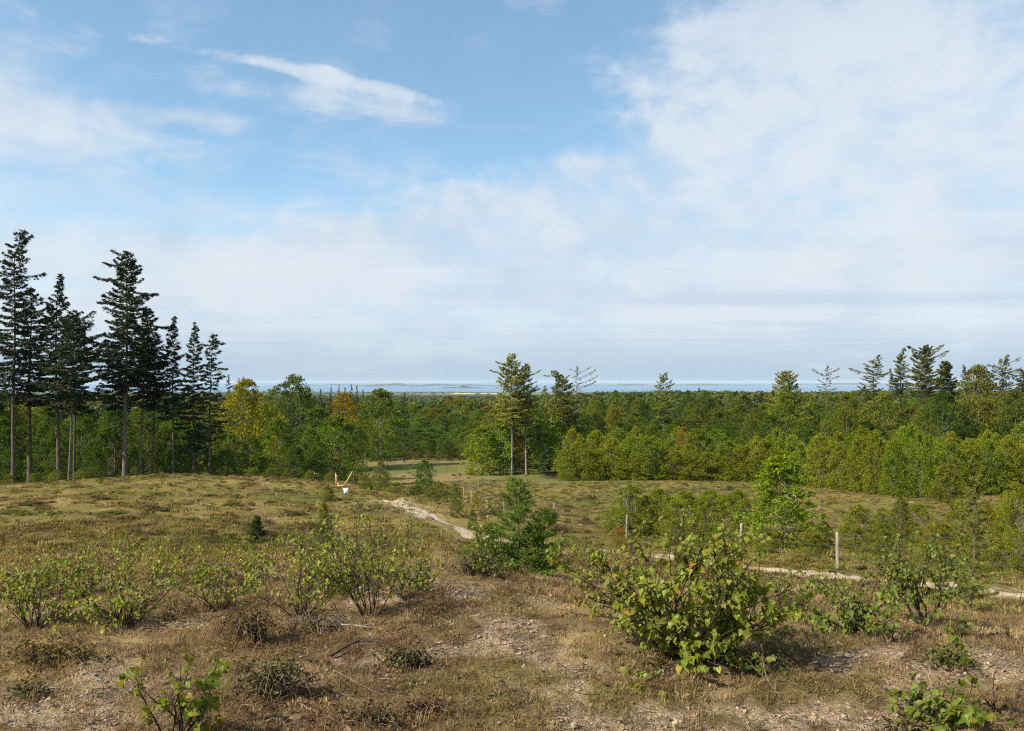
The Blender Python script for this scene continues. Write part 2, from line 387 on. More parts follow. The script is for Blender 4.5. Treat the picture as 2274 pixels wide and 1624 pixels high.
def sand_mask(x, y):
    r = np.hypot(x, y); s = np.zeros(np.shape(x))
    for (cx, cy, rr) in SPOT_XY:
        s = np.maximum(s, np.exp(-(((x - cx) / (1.5 * rr)) ** 2 + ((y - cy) / rr) ** 2) * 0.9))
    n = fbm(x * 3.2, y * 3.2, 4, 41, 0.62)
    a = sstep(s * 1.0 + n * 1.05, 0.50, 0.90)
    b = 0.45 * sstep(fbm(x * 1.6, y * 1.6, 5, 47, 0.66), 0.42, 0.75)
    pd = path_dist(x, y)
    edge = 0.55 * sstep(2.0 - pd + n * 2.2, 0.4, 1.9)
    return np.maximum(np.maximum(a, b) * (1 - sstep(r, 12, 22)), edge)
def mix(a, b, t): return a * (1 - t[..., None]) + np.asarray(b) * t[..., None]
def ground_col(x, y):
    x = np.asarray(x, float); y = np.asarray(y, float); r = np.hypot(x, y)
    n1 = fbm(x * 0.8, y * 0.8, 4, 51, .55); n2 = fbm(x * 2.6, y * 2.6, 4, 57, .6); n3 = fbm(x * 0.16, y * 0.16, 4, 61, .55)
    near = np.zeros(x.shape + (3,)) + np.array([.205, .150, .085])
    near = mix(near, [.335, .260, .155], sstep(n2, 0.02, 0.40))
    near = mix(near, [.135, .088, .058], sstep(-n1, 0.10, 0.45) * .8)
    near = mix(near, [.135, .120, .048], sstep(fbm(x * 1.1, y * 1.1, 4, 67, .55), 0.14, 0.46) * .55)
    hill = np.zeros(x.shape + (3,)) + np.array([.190, .162, .046])
    hill = mix(hill, [.290, .222, .085], sstep(n3 + n1 * .5, 0.02, 0.5))
    hill = mix(hill, [.128, .135, .034], sstep(-n3 + n2 * .4, 0.06, 0.42))
    hill = mix(hill, [.150, .095, .058], sstep(fbm(x * .3, y * .3, 4, 71, .6), 0.16, 0.45) * .7)
    c = mix(near * np.array([1.28, 1.24, 1.14]), hill, sstep(r + n1 * 4, 8.5, 16))
    meadow = np.zeros(x.shape + (3,)) + np.array([.235, .185, .086])
    meadow = mix(meadow, [.135, .150, .045], sstep(fbm(x * .05, y * .05, 3, 75), -.05, .3))
    c = mix(c, meadow, sstep(r, 85, 115))
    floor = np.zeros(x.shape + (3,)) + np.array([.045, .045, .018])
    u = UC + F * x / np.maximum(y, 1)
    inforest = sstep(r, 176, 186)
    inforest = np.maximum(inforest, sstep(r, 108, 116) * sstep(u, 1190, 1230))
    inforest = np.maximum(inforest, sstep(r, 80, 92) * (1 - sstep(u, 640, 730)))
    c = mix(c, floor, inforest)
    # far farmland: fields as cells
    fx, fy = np.floor(x / 420 + .6 * vnoise(x / 500, y / 500, 5)), np.floor(y / 330 + .6 * vnoise(x / 600, y / 400, 6))
    hsh = hash2(fx, fy, 91)
    pal = np.array([[.055, .075, .03], [.07, .10, .035], [.05, .07, .03], [.11, .12, .05], [.08, .10, .04], [.05, .065, .03], [.15, .14, .06], [.06, .08, .035]])
    fc = pal[np.clip((hsh * 8).astype(int), 0, 7)]
    c = c * np.array([.84, .80, .66]) * (1 - sstep(r, 1500, 2300))[..., None] + fc * sstep(r, 1500, 2300)[..., None]
    return c
def build_ground():
    a1 = np.linspace(R(-50), R(50), 441); a2 = np.linspace(R(50), R(310), 75)[1:-1]
    ang = np.concatenate([a1, a2]); rad = np.exp(np.linspace(math.log(0.6), math.log(8800), 560))
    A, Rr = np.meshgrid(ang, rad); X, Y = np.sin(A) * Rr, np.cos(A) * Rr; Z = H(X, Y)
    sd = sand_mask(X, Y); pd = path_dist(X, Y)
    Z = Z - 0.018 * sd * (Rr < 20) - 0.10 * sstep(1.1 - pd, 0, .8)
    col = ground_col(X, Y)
    n, k = len(rad), len(ang)
    i = np.arange(n - 1)[:, None] * k; j = np.arange(k)[None]; j2 = (j + 1) % k
    q = np.stack([i + j, i + k + j, i + k + j2, i + j2], -1).reshape(-1, 4)
    Vv = np.stack([X, Y, Z], -1).reshape(-1, 3); c0 = len(Vv)
    Vv = np.vstack([Vv, [[0, 0, -1.7]]]); t = np.stack([np.arange(k), (np.arange(k) + 1) % k, np.full(k, c0)], -1)
    colv = np.vstack([np.concatenate([col.reshape(-1, 3), np.ones((c0, 1))], 1), [[.16, .11, .07, 1]]])
    sdv = np.concatenate([sd.ravel(), [0]])
    m, nd, L = new_mat('heath_ground')
    at = nd('ShaderNodeAttribute', attribute_name='col'); sa = nd('ShaderNodeAttribute', attribute_name='sand')
    tc = nd('ShaderNodeTexCoord')
    def ns(sc, d, ro):
        q_ = nd('ShaderNodeTexNoise'); L(tc.outputs['Object'], q_.inputs['Vector']); q_.inputs['Scale'].default_value = sc; q_.inputs['Detail'].default_value = d; q_.inputs['Roughness'].default_value = ro
        return q_.outputs['Fac']
    nA, nB, nC = ns(26, 6, .7), ns(5.5, 6, .65), ns(90, 3, .6)
    h = nd('ShaderNodeHueSaturation'); L(at.outputs['Color'], h.inputs['Color'])
    L(mmath(nd, L, 'ADD', mmath(nd, L, 'MULTIPLY_ADD', nA, 1.3, 0.05), mmath(nd, L, 'MULTIPLY', nB, 0.6)), h.inputs['Value'])
    L(mmath(nd, L, 'MULTIPLY_ADD', nB, 0.06, 0.47), h.inputs['Hue'])
    sc = nd('ShaderNodeValToRGB'); L(nC, sc.inputs[0]); e = sc.color_ramp.elements
    e[0].position = .36; e[1].position = .66; e[0].color = (.20, .135, .08, 1); e[1].color = (.54, .41, .285, 1)
    sf = mmath(nd, L, 'MULTIPLY', sa.outputs['Fac'], mmath(nd, L, 'MULTIPLY_ADD', nA, 8.0, -3.1, clamp=True), clamp=True)
    mx = nd('ShaderNodeMix', data_type='RGBA'); L(sf, mx.inputs[0]); L(h.outputs[0], mx.inputs[6]); L(sc.outputs[0], mx.inputs[7])
    b = nd('ShaderNodeBsdfPrincipled'); L(mx.outputs[2], b.inputs['Base Color']); b.inputs['Roughness'].default_value = .95; b.inputs['Specular IOR Level'].default_value = .1
    bp = nd('ShaderNodeBump'); bp.inputs['Strength'].default_value = .9; bp.inputs['Distance'].default_value = .035; L(mmath(nd, L, 'ADD', nA, nC), bp.inputs['Height']); L(bp.outputs[0], b.inputs['Normal'])
    o = nd('ShaderNodeOutputMaterial'); L(b.outputs[0], o.inputs[0])
    me = mesh_np('ground', Vv, [q, t], [m], True, {'col': ('FLOAT_COLOR', 'POINT', colv), 'sand': ('FLOAT', 'POINT', sdv)})
    struct(meshobj('ground', me))
build_ground()

def build_path():
    P = PATH; T = np.gradient(P, axis=0); T /= np.linalg.norm(T, axis=1)[:, None]; Nn = np.stack([-T[:, 1], T[:, 0]], 1)
    s = np.linspace(-1, 1, 15); w = 1.05 + .55 * sstep(P[:, 0], 4.0, 9.0) + 0.32 * np.array([vnoise(np.array([i * .13]), np.array([3.3]), 4)[0] for i in range(len(P))]) * 2
    wl = w * (1 + .5 * vnoise(np.arange(len(P)) * .5, np.zeros(len(P)), 8)); wr = w * (1 + .5 * vnoise(np.arange(len(P)) * .5, np.zeros(len(P)), 9))
    off = np.where(s[None] < 0, s[None] * wl[:, None], s[None] * wr[:, None])
    X = P[:, 0:1] + Nn[:, 0:1] * off; Y = P[:, 1:2] + Nn[:, 1:2] * off
    Z = H(X, Y) + 0.030 - 0.11 * (1 - np.abs(s[None]) ** 2) * (.75 - .45 * sstep(X, 3, 7)) + .012 * fbm(X * 3, Y * 3, 3, 5)
    Z[:, 0] -= .09; Z[:, -1] -= .09
    n, k = X.shape; i = np.arange(n - 1)[:, None] * k; j = np.arange(k - 1)[None]
    q = np.stack([i + j, i + k + j, i + k + j + 1, i + j + 1], -1).reshape(-1, 4)
    m, nd, L = new_mat('sandy_path'); tc = nd('ShaderNodeTexCoord'); pa = nd('ShaderNodeAttribute', attribute_name='course')
    def ns(vec, sc, d, ro, st=(1, 1, 1)):
        mp = nd('ShaderNodeMapping'); L(vec, mp.inputs[0]); mp.inputs[3].default_value = st
        q_ = nd('ShaderNodeTexNoise'); L(mp.outputs[0], q_.inputs['Vector']); q_.inputs['Scale'].default_value = sc; q_.inputs['Detail'].default_value = d; q_.inputs['Roughness'].default_value = ro
        return q_.outputs['Fac']
    braid = ns(pa.outputs['Vector'], 1.0, 6, .62, (2.6, .22, 1)); b_ = ns(tc.outputs['Object'], 14, 5, .6); grit = ns(tc.outputs['Object'], 3.0, 6, .65)
    sp = nd('ShaderNodeSeparateXYZ'); L(pa.outputs['Vector'], sp.inputs[0])
    edge = mmath(nd, L, 'POWER', mmath(nd, L, 'ABSOLUTE', sp.outputs[2]), 2.0)
    f = mmath(nd, L, 'SUBTRACT', mmath(nd, L, 'ADD', mmath(nd, L, 'MULTIPLY', braid, 2.6), mmath(nd, L, 'MULTIPLY', grit, 1.2)), mmath(nd, L, 'MULTIPLY_ADD', edge, .75, 1.52))
    wr = nd('ShaderNodeAttribute', attribute_name='wear'); f = mmath(nd, L, 'ADD', f, wr.outputs['Fac'])
    f = mmath(nd, L, 'MULTIPLY', f, 3.2, clamp=True)
    turf = nd('ShaderNodeValToRGB'); L(b_, turf.inputs[0]); e = turf.color_ramp.elements; e[0].position = .3; e[0].color = (.085, .072, .022, 1); e[1].position = .7; e[1].color = (.20, .155, .062, 1)
    snd = nd('ShaderNodeValToRGB'); L(b_, snd.inputs[0]); e = snd.color_ramp.elements; e[0].position = .3; e[0].color = (.30, .225, .14, 1); e[1].position = .7; e[1].color = (.50, .40, .28, 1)
    mx = nd('ShaderNodeMix', data_type='RGBA'); L(f, mx.inputs[0]); L(turf.outputs[0], mx.inputs[6]); L(snd.outputs[0], mx.inputs[7])
    b = nd('ShaderNodeBsdfPrincipled'); L(mx.outputs[2], b.inputs['Base Color']); b.inputs['Roughness'].default_value = .95; b.inputs['Specular IOR Level'].default_value = .1
    bp = nd('ShaderNodeBump'); bp.inputs['Strength'].default_value = .8; bp.inputs['Distance'].default_value = .04; L(b_, bp.inputs['Height']); L(bp.outputs[0], b.inputs['Normal'])
    o = nd('ShaderNodeOutputMaterial'); L(b.outputs[0], o.inputs[0])
    run = np.concatenate([[0], np.cumsum(np.linalg.norm(np.diff(P, axis=0), axis=1))])
    crs = np.stack([off, np.broadcast_to(run[:, None], off.shape), np.broadcast_to(s[None], off.shape)], -1).reshape(-1, 3).astype(np.float32)
    struct(meshobj('path', mesh_np('path', np.stack([X, Y, Z], -1).reshape(-1, 3), q, [m], True, {'course': ('FLOAT_VECTOR', 'POINT', crs), 'wear': ('FLOAT', 'POINT', (.32 * sstep(X, 3.0, 6.5)).ravel())})))
build_path()

# ------------------------------------------------------------------ sea, islands, the far field
SEA_Z = -70.0
def build_sea():
    m, nd, L = new_mat('sea_water'); b = nd('ShaderNodeBsdfPrincipled'); b.inputs['Base Color'].default_value = (.105, .20, .295, 1); b.inputs['Specular IOR Level'].default_value = .12; b.inputs['Roughness'].default_value = .4; b.inputs['IOR'].default_value = 1.33
    tc = nd('ShaderNodeTexCoord'); mp = nd('ShaderNodeMapping'); L(tc.outputs['Object'], mp.inputs[0]); mp.inputs[3].default_value = (.004, .004, .004)
    n = nd('ShaderNodeTexNoise'); L(mp.outputs[0], n.inputs['Vector']); n.inputs['Scale'].default_value = 1; n.inputs['Detail'].default_value = 8
    bp = nd('ShaderNodeBump'); bp.inputs['Strength'].default_value = .25; bp.inputs['Distance'].default_value = 4; L(n.outputs['Fac'], bp.inputs['Height']); L(bp.outputs[0], b.inputs['Normal'])
    o = nd('ShaderNodeOutputMaterial'); L(b.outputs[0], o.inputs[0])
    xs = np.linspace(-48000, 48000, 13); ys = np.array([5200, 7000, 9000, 12000, 16000, 22000, 30000, 42000, 58000.])
    X, Y = np.meshgrid(xs, ys); n_, k = X.shape; i = np.arange(n_ - 1)[:, None] * k; j = np.arange(k - 1)[None]
    q = np.stack([i + j, i + j + 1, i + k + j + 1, i + k + j], -1).reshape(-1, 4)
    struct(meshobj('sea', mesh_np('sea', np.stack([X, Y, np.full_like(X, SEA_Z)], -1).reshape(-1, 3), q, [m])))
build_sea()
def land_mat():
    m, nd, L = new_mat('island_land'); tc = nd('ShaderNodeTexCoord')
    v = nd('ShaderNodeTexNoise'); mp = nd('ShaderNodeMapping'); L(tc.outputs['Object'], mp.inputs[0]); mp.inputs[3].default_value = (.0016, .003, .01); L(mp.outputs[0], v.inputs['Vector']); v.inputs['Scale'].default_value = 1; v.inputs['Detail'].default_value = 6
    r = nd('ShaderNodeValToRGB'); L(v.outputs['Fac'], r.inputs[0]); e = r.color_ramp.elements
    e[0].position = .45; e[0].color = (.018, .028, .016, 1); e[1].position = .72; e[1].color = (.11, .11, .055, 1); q = e.new(.60); q.color = (.028, .04, .02, 1)
    b = nd('ShaderNodeBsdfPrincipled'); L(r.outputs[0], b.inputs['Base Color']); b.inputs['Roughness'].default_value = 1
    o = nd('ShaderNodeOutputMaterial'); L(b.outputs[0], o.inputs[0]); return m
LAND = land_mat()
def island(u0, u1, Yc, dep, h, seed):
    x0, x1 = xu(u0, Yc), xu(u1, Yc); s = np.linspace(0, 1, 90); t = np.linspace(-1, 1, 9)
    Sg, Tg = np.meshgrid(s, t); X = x0 + (x1 - x0) * Sg; prof = np.clip(np.sin(Sg * math.pi) ** .45, 0, 1) * (0.62 + 1.1 * fbm(Sg * 7, Sg * 0 + seed, 4, seed))
    Y = Yc + dep * .5 * Tg + dep * .3 * fbm(Sg * 5, Tg * .6, 3, seed + 2); Z = SEA_Z - 2 + (h + 2) * np.clip(prof, .08, 1.4) * (1 - np.abs(Tg) ** 2.5) + 3 * fbm(X * .01, Y * .02, 3, seed) * (1 - np.abs(Tg))
    k = len(s); i = np.arange(len(t) - 1)[:, None] * k; j = np.arange(k - 1)[None]
    q = np.stack([i + j, i + j + 1, i + k + j + 1, i + k + j], -1).reshape(-1, 4)
    struct(meshobj('island', mesh_np('island', np.stack([X, Y, Z], -1).reshape(-1, 3), q, [LAND], True)))
island(610, 860, 15500, 1400, 26, 3); island(800, 1120, 14000, 1500, 42, 5); island(780, 960, 10500, 500, 10, 7)
island(975, 1110, 8800, 420, 24, 11); island(1290, 1680, 15000, 1500, 30, 13); island(560, 1500, 34000, 3000, 38, 17); island(1480, 2350, 19000, 2500, 55, 19)
def build_field():
    c = xu(1052, 4150); m = plain('rape_field', (.55, .47, .12), .9, .1)
    X, Y = np.meshgrid(np.linspace(c - 110, c + 150, 12), np.linspace(3850, 4450, 12)); Z = H(X, Y) + 3.0 ; k = 12
    i = np.arange(11)[:, None] * k; j = np.arange(11)[None]; q = np.stack([i + j, i + j + 1, i + k + j + 1, i + k + j], -1).reshape(-1, 4)
    struct(meshobj('field', mesh_np('field', np.stack([X, Y, Z], -1).reshape(-1, 3), q, [m])))
build_field()

# ------------------------------------------------------------------ tree builders: each gives (trunk mesh, crown mesh, height, width)
def conifer(seed, h, base, rmax, nb, up=(-.05, .5), droop=.18, tip=.12, dens=34, nl=.40, nw=.13, shape=.8, lean=0., bend=0., tr=.22, hang=.15, flags=(), wood_mat='bark', tp=1.0, low=.2, needle_mat='needle', clear=.12):
    r = np.random.default_rng(seed); wood, fol = MB(), MB()
    zs = np.linspace(0, h, 18); q = zs / h
    ph = r.uniform(0, 6)
    px_ = lean * q + bend * np.clip(q - .86, 0, 1) ** 1.3 / .0776 + .006 * h * np.sin(q * 7 + ph) * q
    py_ = .006 * h * np.cos(q * 6 + ph) * q
    tp_ = np.stack([px_, py_, zs], 1)
    wood.tube(tp_, tr * (1 - .94 * q) * (1 + .35 * np.exp(-q * 30)), 8)
    def at(z): return np.array([np.interp(z, zs, px_), np.interp(z, zs, py_), z])
    items = []
    for i in range(nb):
        t = ((i + r.random()) / nb) ** tp
        env = ((1 - t) ** shape + .04) * (low + (1 - low) * float(sstep(t, -.05, .22)))
        items.append((t, i * 2.4 + r.normal(0, .5), rmax * env * r.uniform(.38, 1.18), up[0] + (up[1] - up[0]) * t + r.normal(0, .10)))
    for (t, az, Lb, el) in flags: items.append((t, az, Lb, el))
    for (t, az, Lb, el) in items:
        z = base + (h - base) * min(t, .992); p0 = at(z); o = np.array([math.cos(az), math.sin(az), 0]); pe = np.array([-o[1], o[0], 0])
        s = np.linspace(0, 1, 6)[:, None]
        pts = p0 + o * (s * Lb * math.cos(el)) + np.array([0, 0, 1.]) * (s * Lb * math.sin(el) - droop * Lb * s ** 1.4 * (1 - t * .7) + tip * Lb * s ** 3)
        wood.tube(pts, np.linspace(max(.012, .018 * Lb), .006, 6), 3, False)
        n = max(6, int(dens * Lb * (.75 + .5 * r.random())))
        ss = clear + (1 - clear) * r.random(n) ** .8
        wl = (.40 * Lb * (1 - ss) + .10 + .05 * Lb) * (.3 + .7 * sstep(ss, clear, clear + .25))
        side = r.choice([-1., 1.], n); lat = r.random(n) ** .8 * wl
        idx = ss * 5; i0 = np.clip(idx.astype(int), 0, 4); f = (idx - i0)[:, None]
        c = pts[i0] * (1 - f) + pts[i0 + 1] * f
        pos = c + pe * (side * lat)[:, None] + o * (.45 * lat)[:, None] + np.array([0, 0, 1.]) * (-hang * lat - hang * .5 * r.random(n) * .6 + .03 * r.normal(size=n))[:, None]
        T = o * .75 + pe * (side * .7)[:, None] + r.normal(0, .35, (n, 3)); T[:, 2] -= hang
        N_ = np.array([0, 0, 1.]) + r.normal(0, .55, (n, 3))
        fol.diamonds(pos, T, N_, nl * r.uniform(.6, 1.25, n), nw * r.uniform(.7, 1.3, n))
    # leader
    n = 26; ss = r.random(n); zz = h - ss * .09 * h
    P = np.array([at(z) for z in zz]) + r.normal(0, .05, (n, 3)); T = unit(n, r); T[:, 2] = np.abs(T[:, 2]) + .5
    fol.diamonds(P, T, unit(n, r), nl * .8, nw)
    return wood.mesh('trunk', [M[wood_mat]], True), fol.mesh('crown', [M[needle_mat]]), h, 2 * rmax
def broadleaf(seed, h, base, rad, nsp, nleaf, leaf, env='round', flat=.45, stems=1, tr=.2, rs=.16, wood_mat='paletrunk', up=.8, jit=.35, limbs=22, shell=.5, leaf_mat='leaf'):
    r = np.random.default_rng(seed); wood, fol = MB(), MB()
    roots = [np.array([0., 0])] if stems == 1 else [r.normal(0, .06 * rad, 2) for _ in range(stems)]
    tops = []
    for k, p in enumerate(roots):
        hh = h * (.86 if stems == 1 else r.uniform(.6, .95)); sp = np.array([0, 0]) if stems == 1 else r.normal(0, .38 * rad, 2)
        q = np.linspace(0, 1, 9); w = .02 * h * np.sin(q * 5 + r.uniform(0, 6)) * q
        path = np.stack([p[0] + sp[0] * q ** 1.2 + w, p[1] + sp[1] * q ** 1.2 + w * .5, hh * q], 1); tops.append(path)
        wood.tube(path, (tr / math.sqrt(stems)) * (1 - .9 * q), 6)
    lob = r.uniform(0, 6, 4)
    for i in range(nsp):
        t = r.random() ** (.9 if env == 'round' else 1.0)
        if env == 'round': e = (1 - abs(2 * (t ** .85) - .86) ** 2.3 / 1.6); e = max(e, .12)
        elif env == 'beech': e = (1 - t) ** .55 * (.75 + .25 * float(sstep(t, 0, .2))) + .06
        elif env == 'dome': e = (1 - t ** 2.2) ** .6 * (.78 + .22 * float(sstep(t, 0, .18))) + .04
        else: e = math.sin(math.pi * min(1, .14 + .86 * t ** .8)) ** .6 * (1 - .35 * t) + .05
        az = r.uniform(0, 2 * math.pi)
        e *= 1 + .22 * math.sin(2 * az + lob[0] + t * 3) + .16 * math.sin(3 * az + lob[1] - t * 5)
        rho = (1 - (1 - shell) * r.random() ** 1.6) * e * rad
        c = np.array([math.cos(az) * rho, math.sin(az) * rho, base + (h - base) * t])
        R_ = rs * h * r.uniform(.55, 1.15) * (.55 + .45 * (1 - t))
        out = np.array([math.cos(az), math.sin(az), .35 + .9 * t]); out /= np.linalg.norm(out)
        n = int(nleaf * r.uniform(.6, 1.3)); d = unit(n, r) * (r.random(n) ** .4)[:, None]
        pos = c + d * R_ * np.array([1, 1, flat]); pos[:, 2] -= .25 * R_ * (d[:, 0] * math.cos(az) + d[:, 1] * math.sin(az))
        T = d * np.array([1, 1, .3]) + out * .5 + r.normal(0, jit, (n, 3))
        N_ = d * np.array([1, 1, 1.1]) * .9 + np.array([0, 0, up * .5]) + out * .45 + r.normal(0, jit * .7, (n, 3))
        fol.diamonds(pos, T, N_, leaf * r.uniform(.65, 1.3, n), leaf * .72 * r.uniform(.65, 1.3, n))
        if i < limbs:
            tp_ = tops[i % len(tops)]; z0 = max(.08 * h, c[2] * r.uniform(.5, .78)); a = np.array([np.interp(z0, tp_[:, 2], tp_[:, j]) for j in range(3)])
            s = np.linspace(0, 1, 5)[:, None]; mid = a + (c - a) * s; mid[:, 2] += .12 * np.linalg.norm(c - a) * np.sin(s[:, 0] * 3.14) * .5
            wood.tube(mid, np.linspace(.32 * tr, .012, 5), 4, False)
    return wood.mesh('trunk', [M[wood_mat]], True), fol.mesh('crown', [M[leaf_mat]]), h, 2 * rad * 1.12

PROTO = {
 'beech': [broadleaf(101 + k, 12, 1.2, 4.4, 230, 42, .30, 'round', .42, tr=.20, rs=.13, shell=.38, limbs=14) for k in range(5)],
 'oak': [broadleaf(131 + k, 12, .8, 4.8, 240, 44, .29, 'round', .6, tr=.22, rs=.12, shell=.38, limbs=14) for k in range(3)],
 'bushbeech': [broadleaf(151 + k, 8, .2, 3.3, 150, 40, .30, 'beech', .35, tr=.14) for k in range(4)],
 'birch': [broadleaf(171 + k, 7, .25, 2.5, 170, 38, .20, 'dome', .85, stems=5, tr=.09, rs=.11, wood_mat='birchbark', jit=.4, up=.5, shell=.42) for k in range(6)],
 'tallbirch': [broadleaf(191 + k, 13, 1.4, 3.8, 220, 40, .27, 'round', .8, stems=1, tr=.16, rs=.10, wood_mat='birchbark', jit=.5, up=.4) for k in range(4)],
 'fir': [conifer(211 + k, 14, 1.0, 2.6, 80, (-.1, .4), .15, .1, 30, .40, .16, .9, tr=.18) for k in range(3)],
 'larch': [conifer(231 + k, 16, 3.5, 2.6, 64, (.05, .55), .05, .12, 26, .34, .13, .8, tr=.17, wood_mat='paletrunk', bend=.4 * (-1) ** k) for k in range(4)],
 'sparse': [conifer(251 + k, 16, 4, 2.4, 36, (.0, .6), .04, .16, 11, .30, .10, .7, tr=.15, wood_mat='bark', bend=.5 * (-1) ** k, clear=.3) for k in range(3)],
}
pcount = {}
def tree_at(name, label, cat, protos, loc, h, w=None, color=(.08, .12, .03), group=None, rz=None):
    """copy a built tree: an empty at the foot with its trunk and crown"""
    k = pcount.get(id(protos), 0); pcount[id(protos)] = k + 1
    tm, cm, ph_, pw = protos[k % len(protos)]
    sz = h / ph_; sw = (w / pw) if w else sz * rng.uniform(.85, 1.1)
    o = thing(name, label, cat, loc, rng.uniform(0, 6.28) if rz is None else rz, (sw, sw, sz), group)
    meshobj('trunk', tm, o); meshobj('crown', cm, o, color)
    return o
def jitc(c, a=.20):
    f = 1 + rng.uniform(-a, a); return (c[0] * f * (1 + rng.uniform(-.08, .08)), c[1] * f, c[2] * f)
def tree(kind, u, Y, vtop, wpx, color, label, cat='tree', group=None, name=None, sink=.1, rz=None):
    x = xu(u, Y); z = h1(x, Y) - sink; h = -(vtop - VH) / F * Y - z
    nm = name or {'beech': 'beech_tree', 'oak': 'oak_tree', 'bushbeech': 'beech_sapling', 'birch': 'young_birch', 'tallbirch': 'birch_tree', 'fir': 'spruce_tree', 'larch': 'larch_tree', 'sparse': 'larch_tree'}[kind]
    color = (color[0] * 1.50, color[1] * 1.52, color[2] * .62) if kind != 'fir' else (color[0] * 1.3, color[1] * 1.3, color[2])
    return tree_at(nm, label, cat, PROTO[kind], (x, Y, z), max(h, 1.0), None if wpx is None else wpx / F * Y, color, group, rz)
DARK, GREEN, BRIGHT, OLIVE, YEL, ORANGE, BIR, LAR = (.026, .038, .021), (.062, .098, .026), (.105, .160, .026), (.085, .105, .028), (.150, .138, .024), (.175, .128, .028), (.078, .110, .026), (.115, .130, .042)

# ------------------------------------------------------------------ the tall spruces, each grown to its own outline
def spruce(seed, u, Y, vtop, wpx, vcrown, label, tr=.24, dens=36, lean_px=0, bend_px=0, flags=(), shape=.75, nb=95, col=DARK, low=.45, mat='bark', nl=.42, nw=.15):
    x = xu(u, Y); z = h1(x, Y) - .15; k = Y / F
    h = -(vtop - VH) * k - z; base = max(.6, -(vcrown - VH) * k - z); rm = wpx * .5 * k
    fl = [(t, (0 if s > 0 else math.pi) + dz, L * k, e) for (t, s, L, e, dz) in flags]
    tm, cm, _, _ = conifer(seed, h, base, rm * 1.05, int(nb * 1.12), (-.12, .45), .24, .18, dens * 1.75, nl * .85, nw * .80, shape, lean_px * k, bend_px * k, tr * .72, .22, fl, mat, 1.0, low)
    o = thing('spruce_tree', label, 'spruce', (x, Y, z))
    meshobj('trunk', tm, o); meshobj('crown', cm, o, jitc((col[0] * 1.75, col[1] * 1.55, col[2] * 1.15), .1))
G_SP = None
spruce(1, 30, 70, 511, 150, 880, 'tallest dark spruce, cut by the picture edge, its top bent over', .27, 34, 0, 28, [(.93, 1, 28, .5, .2), (.80, -1, 45, .2, .1), (.72, 1, 62, .1, .2), (.60, -1, 60, .1, 0)], .62, 110)
spruce(2, 66, 73, 640, 150, 900, 'dark spruce with a thick trunk beside the tallest bent-topped spruce', .34, 36, 0, 0, [], .6, 95)
spruce(3, 130, 71, 608, 150, 905, 'slim-topped dark spruce with tufted tip, second peak of the tall stand', .26, 34, -6, 8, [(.80, 1, 20, .4, .3)], .95, 110)
spruce(4, 153, 68, 690, 160, 900, 'spruce with a thin pale trunk and wide drooping boughs below the tufted peak', .17, 34, 14, 0, [(.85, 1, 58, .45, -.3), (.70, 1, 66, .2, .3), (.55, 1, 70, .1, -.2)], .6, 90, mat='greybark')
spruce(5, 165, 79, 700, 110, 920, 'dark spruce half hidden behind the pale thin-trunked spruce', .19, 36, 0, 0, [], .7, 80)
spruce(6, 277, 71, 560, 170, 860, 'stately spruce with pale trunk and a flag-like bough near its top', .30, 38, 4, 6, [(.975, -1, 34, .25, .1), (.90, -1, 48, .05, .1), (.80, -1, 66, .0, .1), (.90, 1, 30, -.05, .2), (.72, 1, 66, -.15, .2), (.65, -1, 70, -.1, -.2)], .66, 125, mat='greybark')
spruce(7, 256, 80, 770, 110, 905, 'slender spruce with a thin trunk just behind the stately spruce', .13, 36, 0, 0, [], .6, 70)
spruce(8, 310, 74, 690, 120, 900, 'spruce standing close against the stately spruce, dense drooping boughs', .20, 36, 16, 0, [(.85, 1, 60, -.1, .1)], .55, 90, mat='greybark')
spruce(9, 337, 76, 740, 100, 905, 'slender spruce between the stately spruce and the thin-spired one', .18, 36, 10, 0, [], .6, 80)
spruce(10, 384, 75, 701, 90, 930, 'narrow thin-spired spruce in the middle of the smaller spruces', .18, 34, 0, 3, [], .9, 95)
spruce(11, 430, 79, 715, 90, 1000, 'dense cone-shaped spruce next to the last one of the stand', .18, 40, 0, 0, [], .8, 105)
spruce(12, 465, 73, 742, 78, 980, 'last spruce of the tall stand, open crown and slim trunk', .17, 28, 4, 4, [(.92, 1, 26, -.1, .1), (.70, 1, 34, -.2, .1), (.9, -1, 24, 0, .1)], .5, 70)
spruce(14, -55, 72, 560, 170, 900, 'spruce at the edge of the picture, seen only by its boughs', .28, 34, 0, 0, [], .65, 95)

# ------------------------------------------------------------------ wood behind the rise
tree('oak', 545, 99, 846, 165, YEL, 'big yellow-green oak beside the last tall spruce')
tree('fir', 508, 128, 832, 62, (.075, .10, .03), 'pale green spruce tip rising behind the yellow-green oak', 'spruce')
tree('beech', 648, 138, 836, 150, (.062, .085, .030), 'tall grey-green beech whose spiky top breaks the sea horizon')
tree('birch', 615, 92, 930, 115, BIR, 'soft green birch in front of the tall grey-green beech')
tree('birch', 745, 104, 925, 140, (.085, .120, .028), 'broad feathery birch under the orange-tinted oak')
tree('birch', 690, 96, 952, 95, BIR, 'rounded birch between the soft green birch and the broad feathery one')
tree('oak', 768, 141, 874, 112, ORANGE, 'orange-tinted oak with a domed crown')
tree('beech', 845, 152, 866, 130, (.080, .105, .028), 'domed green beech beside the orange-tinted oak')
tree('fir', 897, 168, 872, 56, (.028, .042, .024), 'single dark spruce beside the domed green beech', 'spruce')
tree('bushbeech', 700, 88, 985, 70, GREEN, 'low dark beech at the shaded corner of the valley meadow')
tree('birch', 782, 118, 940, 95, GREEN, 'dark green birch at the shady edge of the valley meadow')
tree('birch', 836, 174, 960, 70, BIR, 'small birch at the end of the shaded meadow edge')
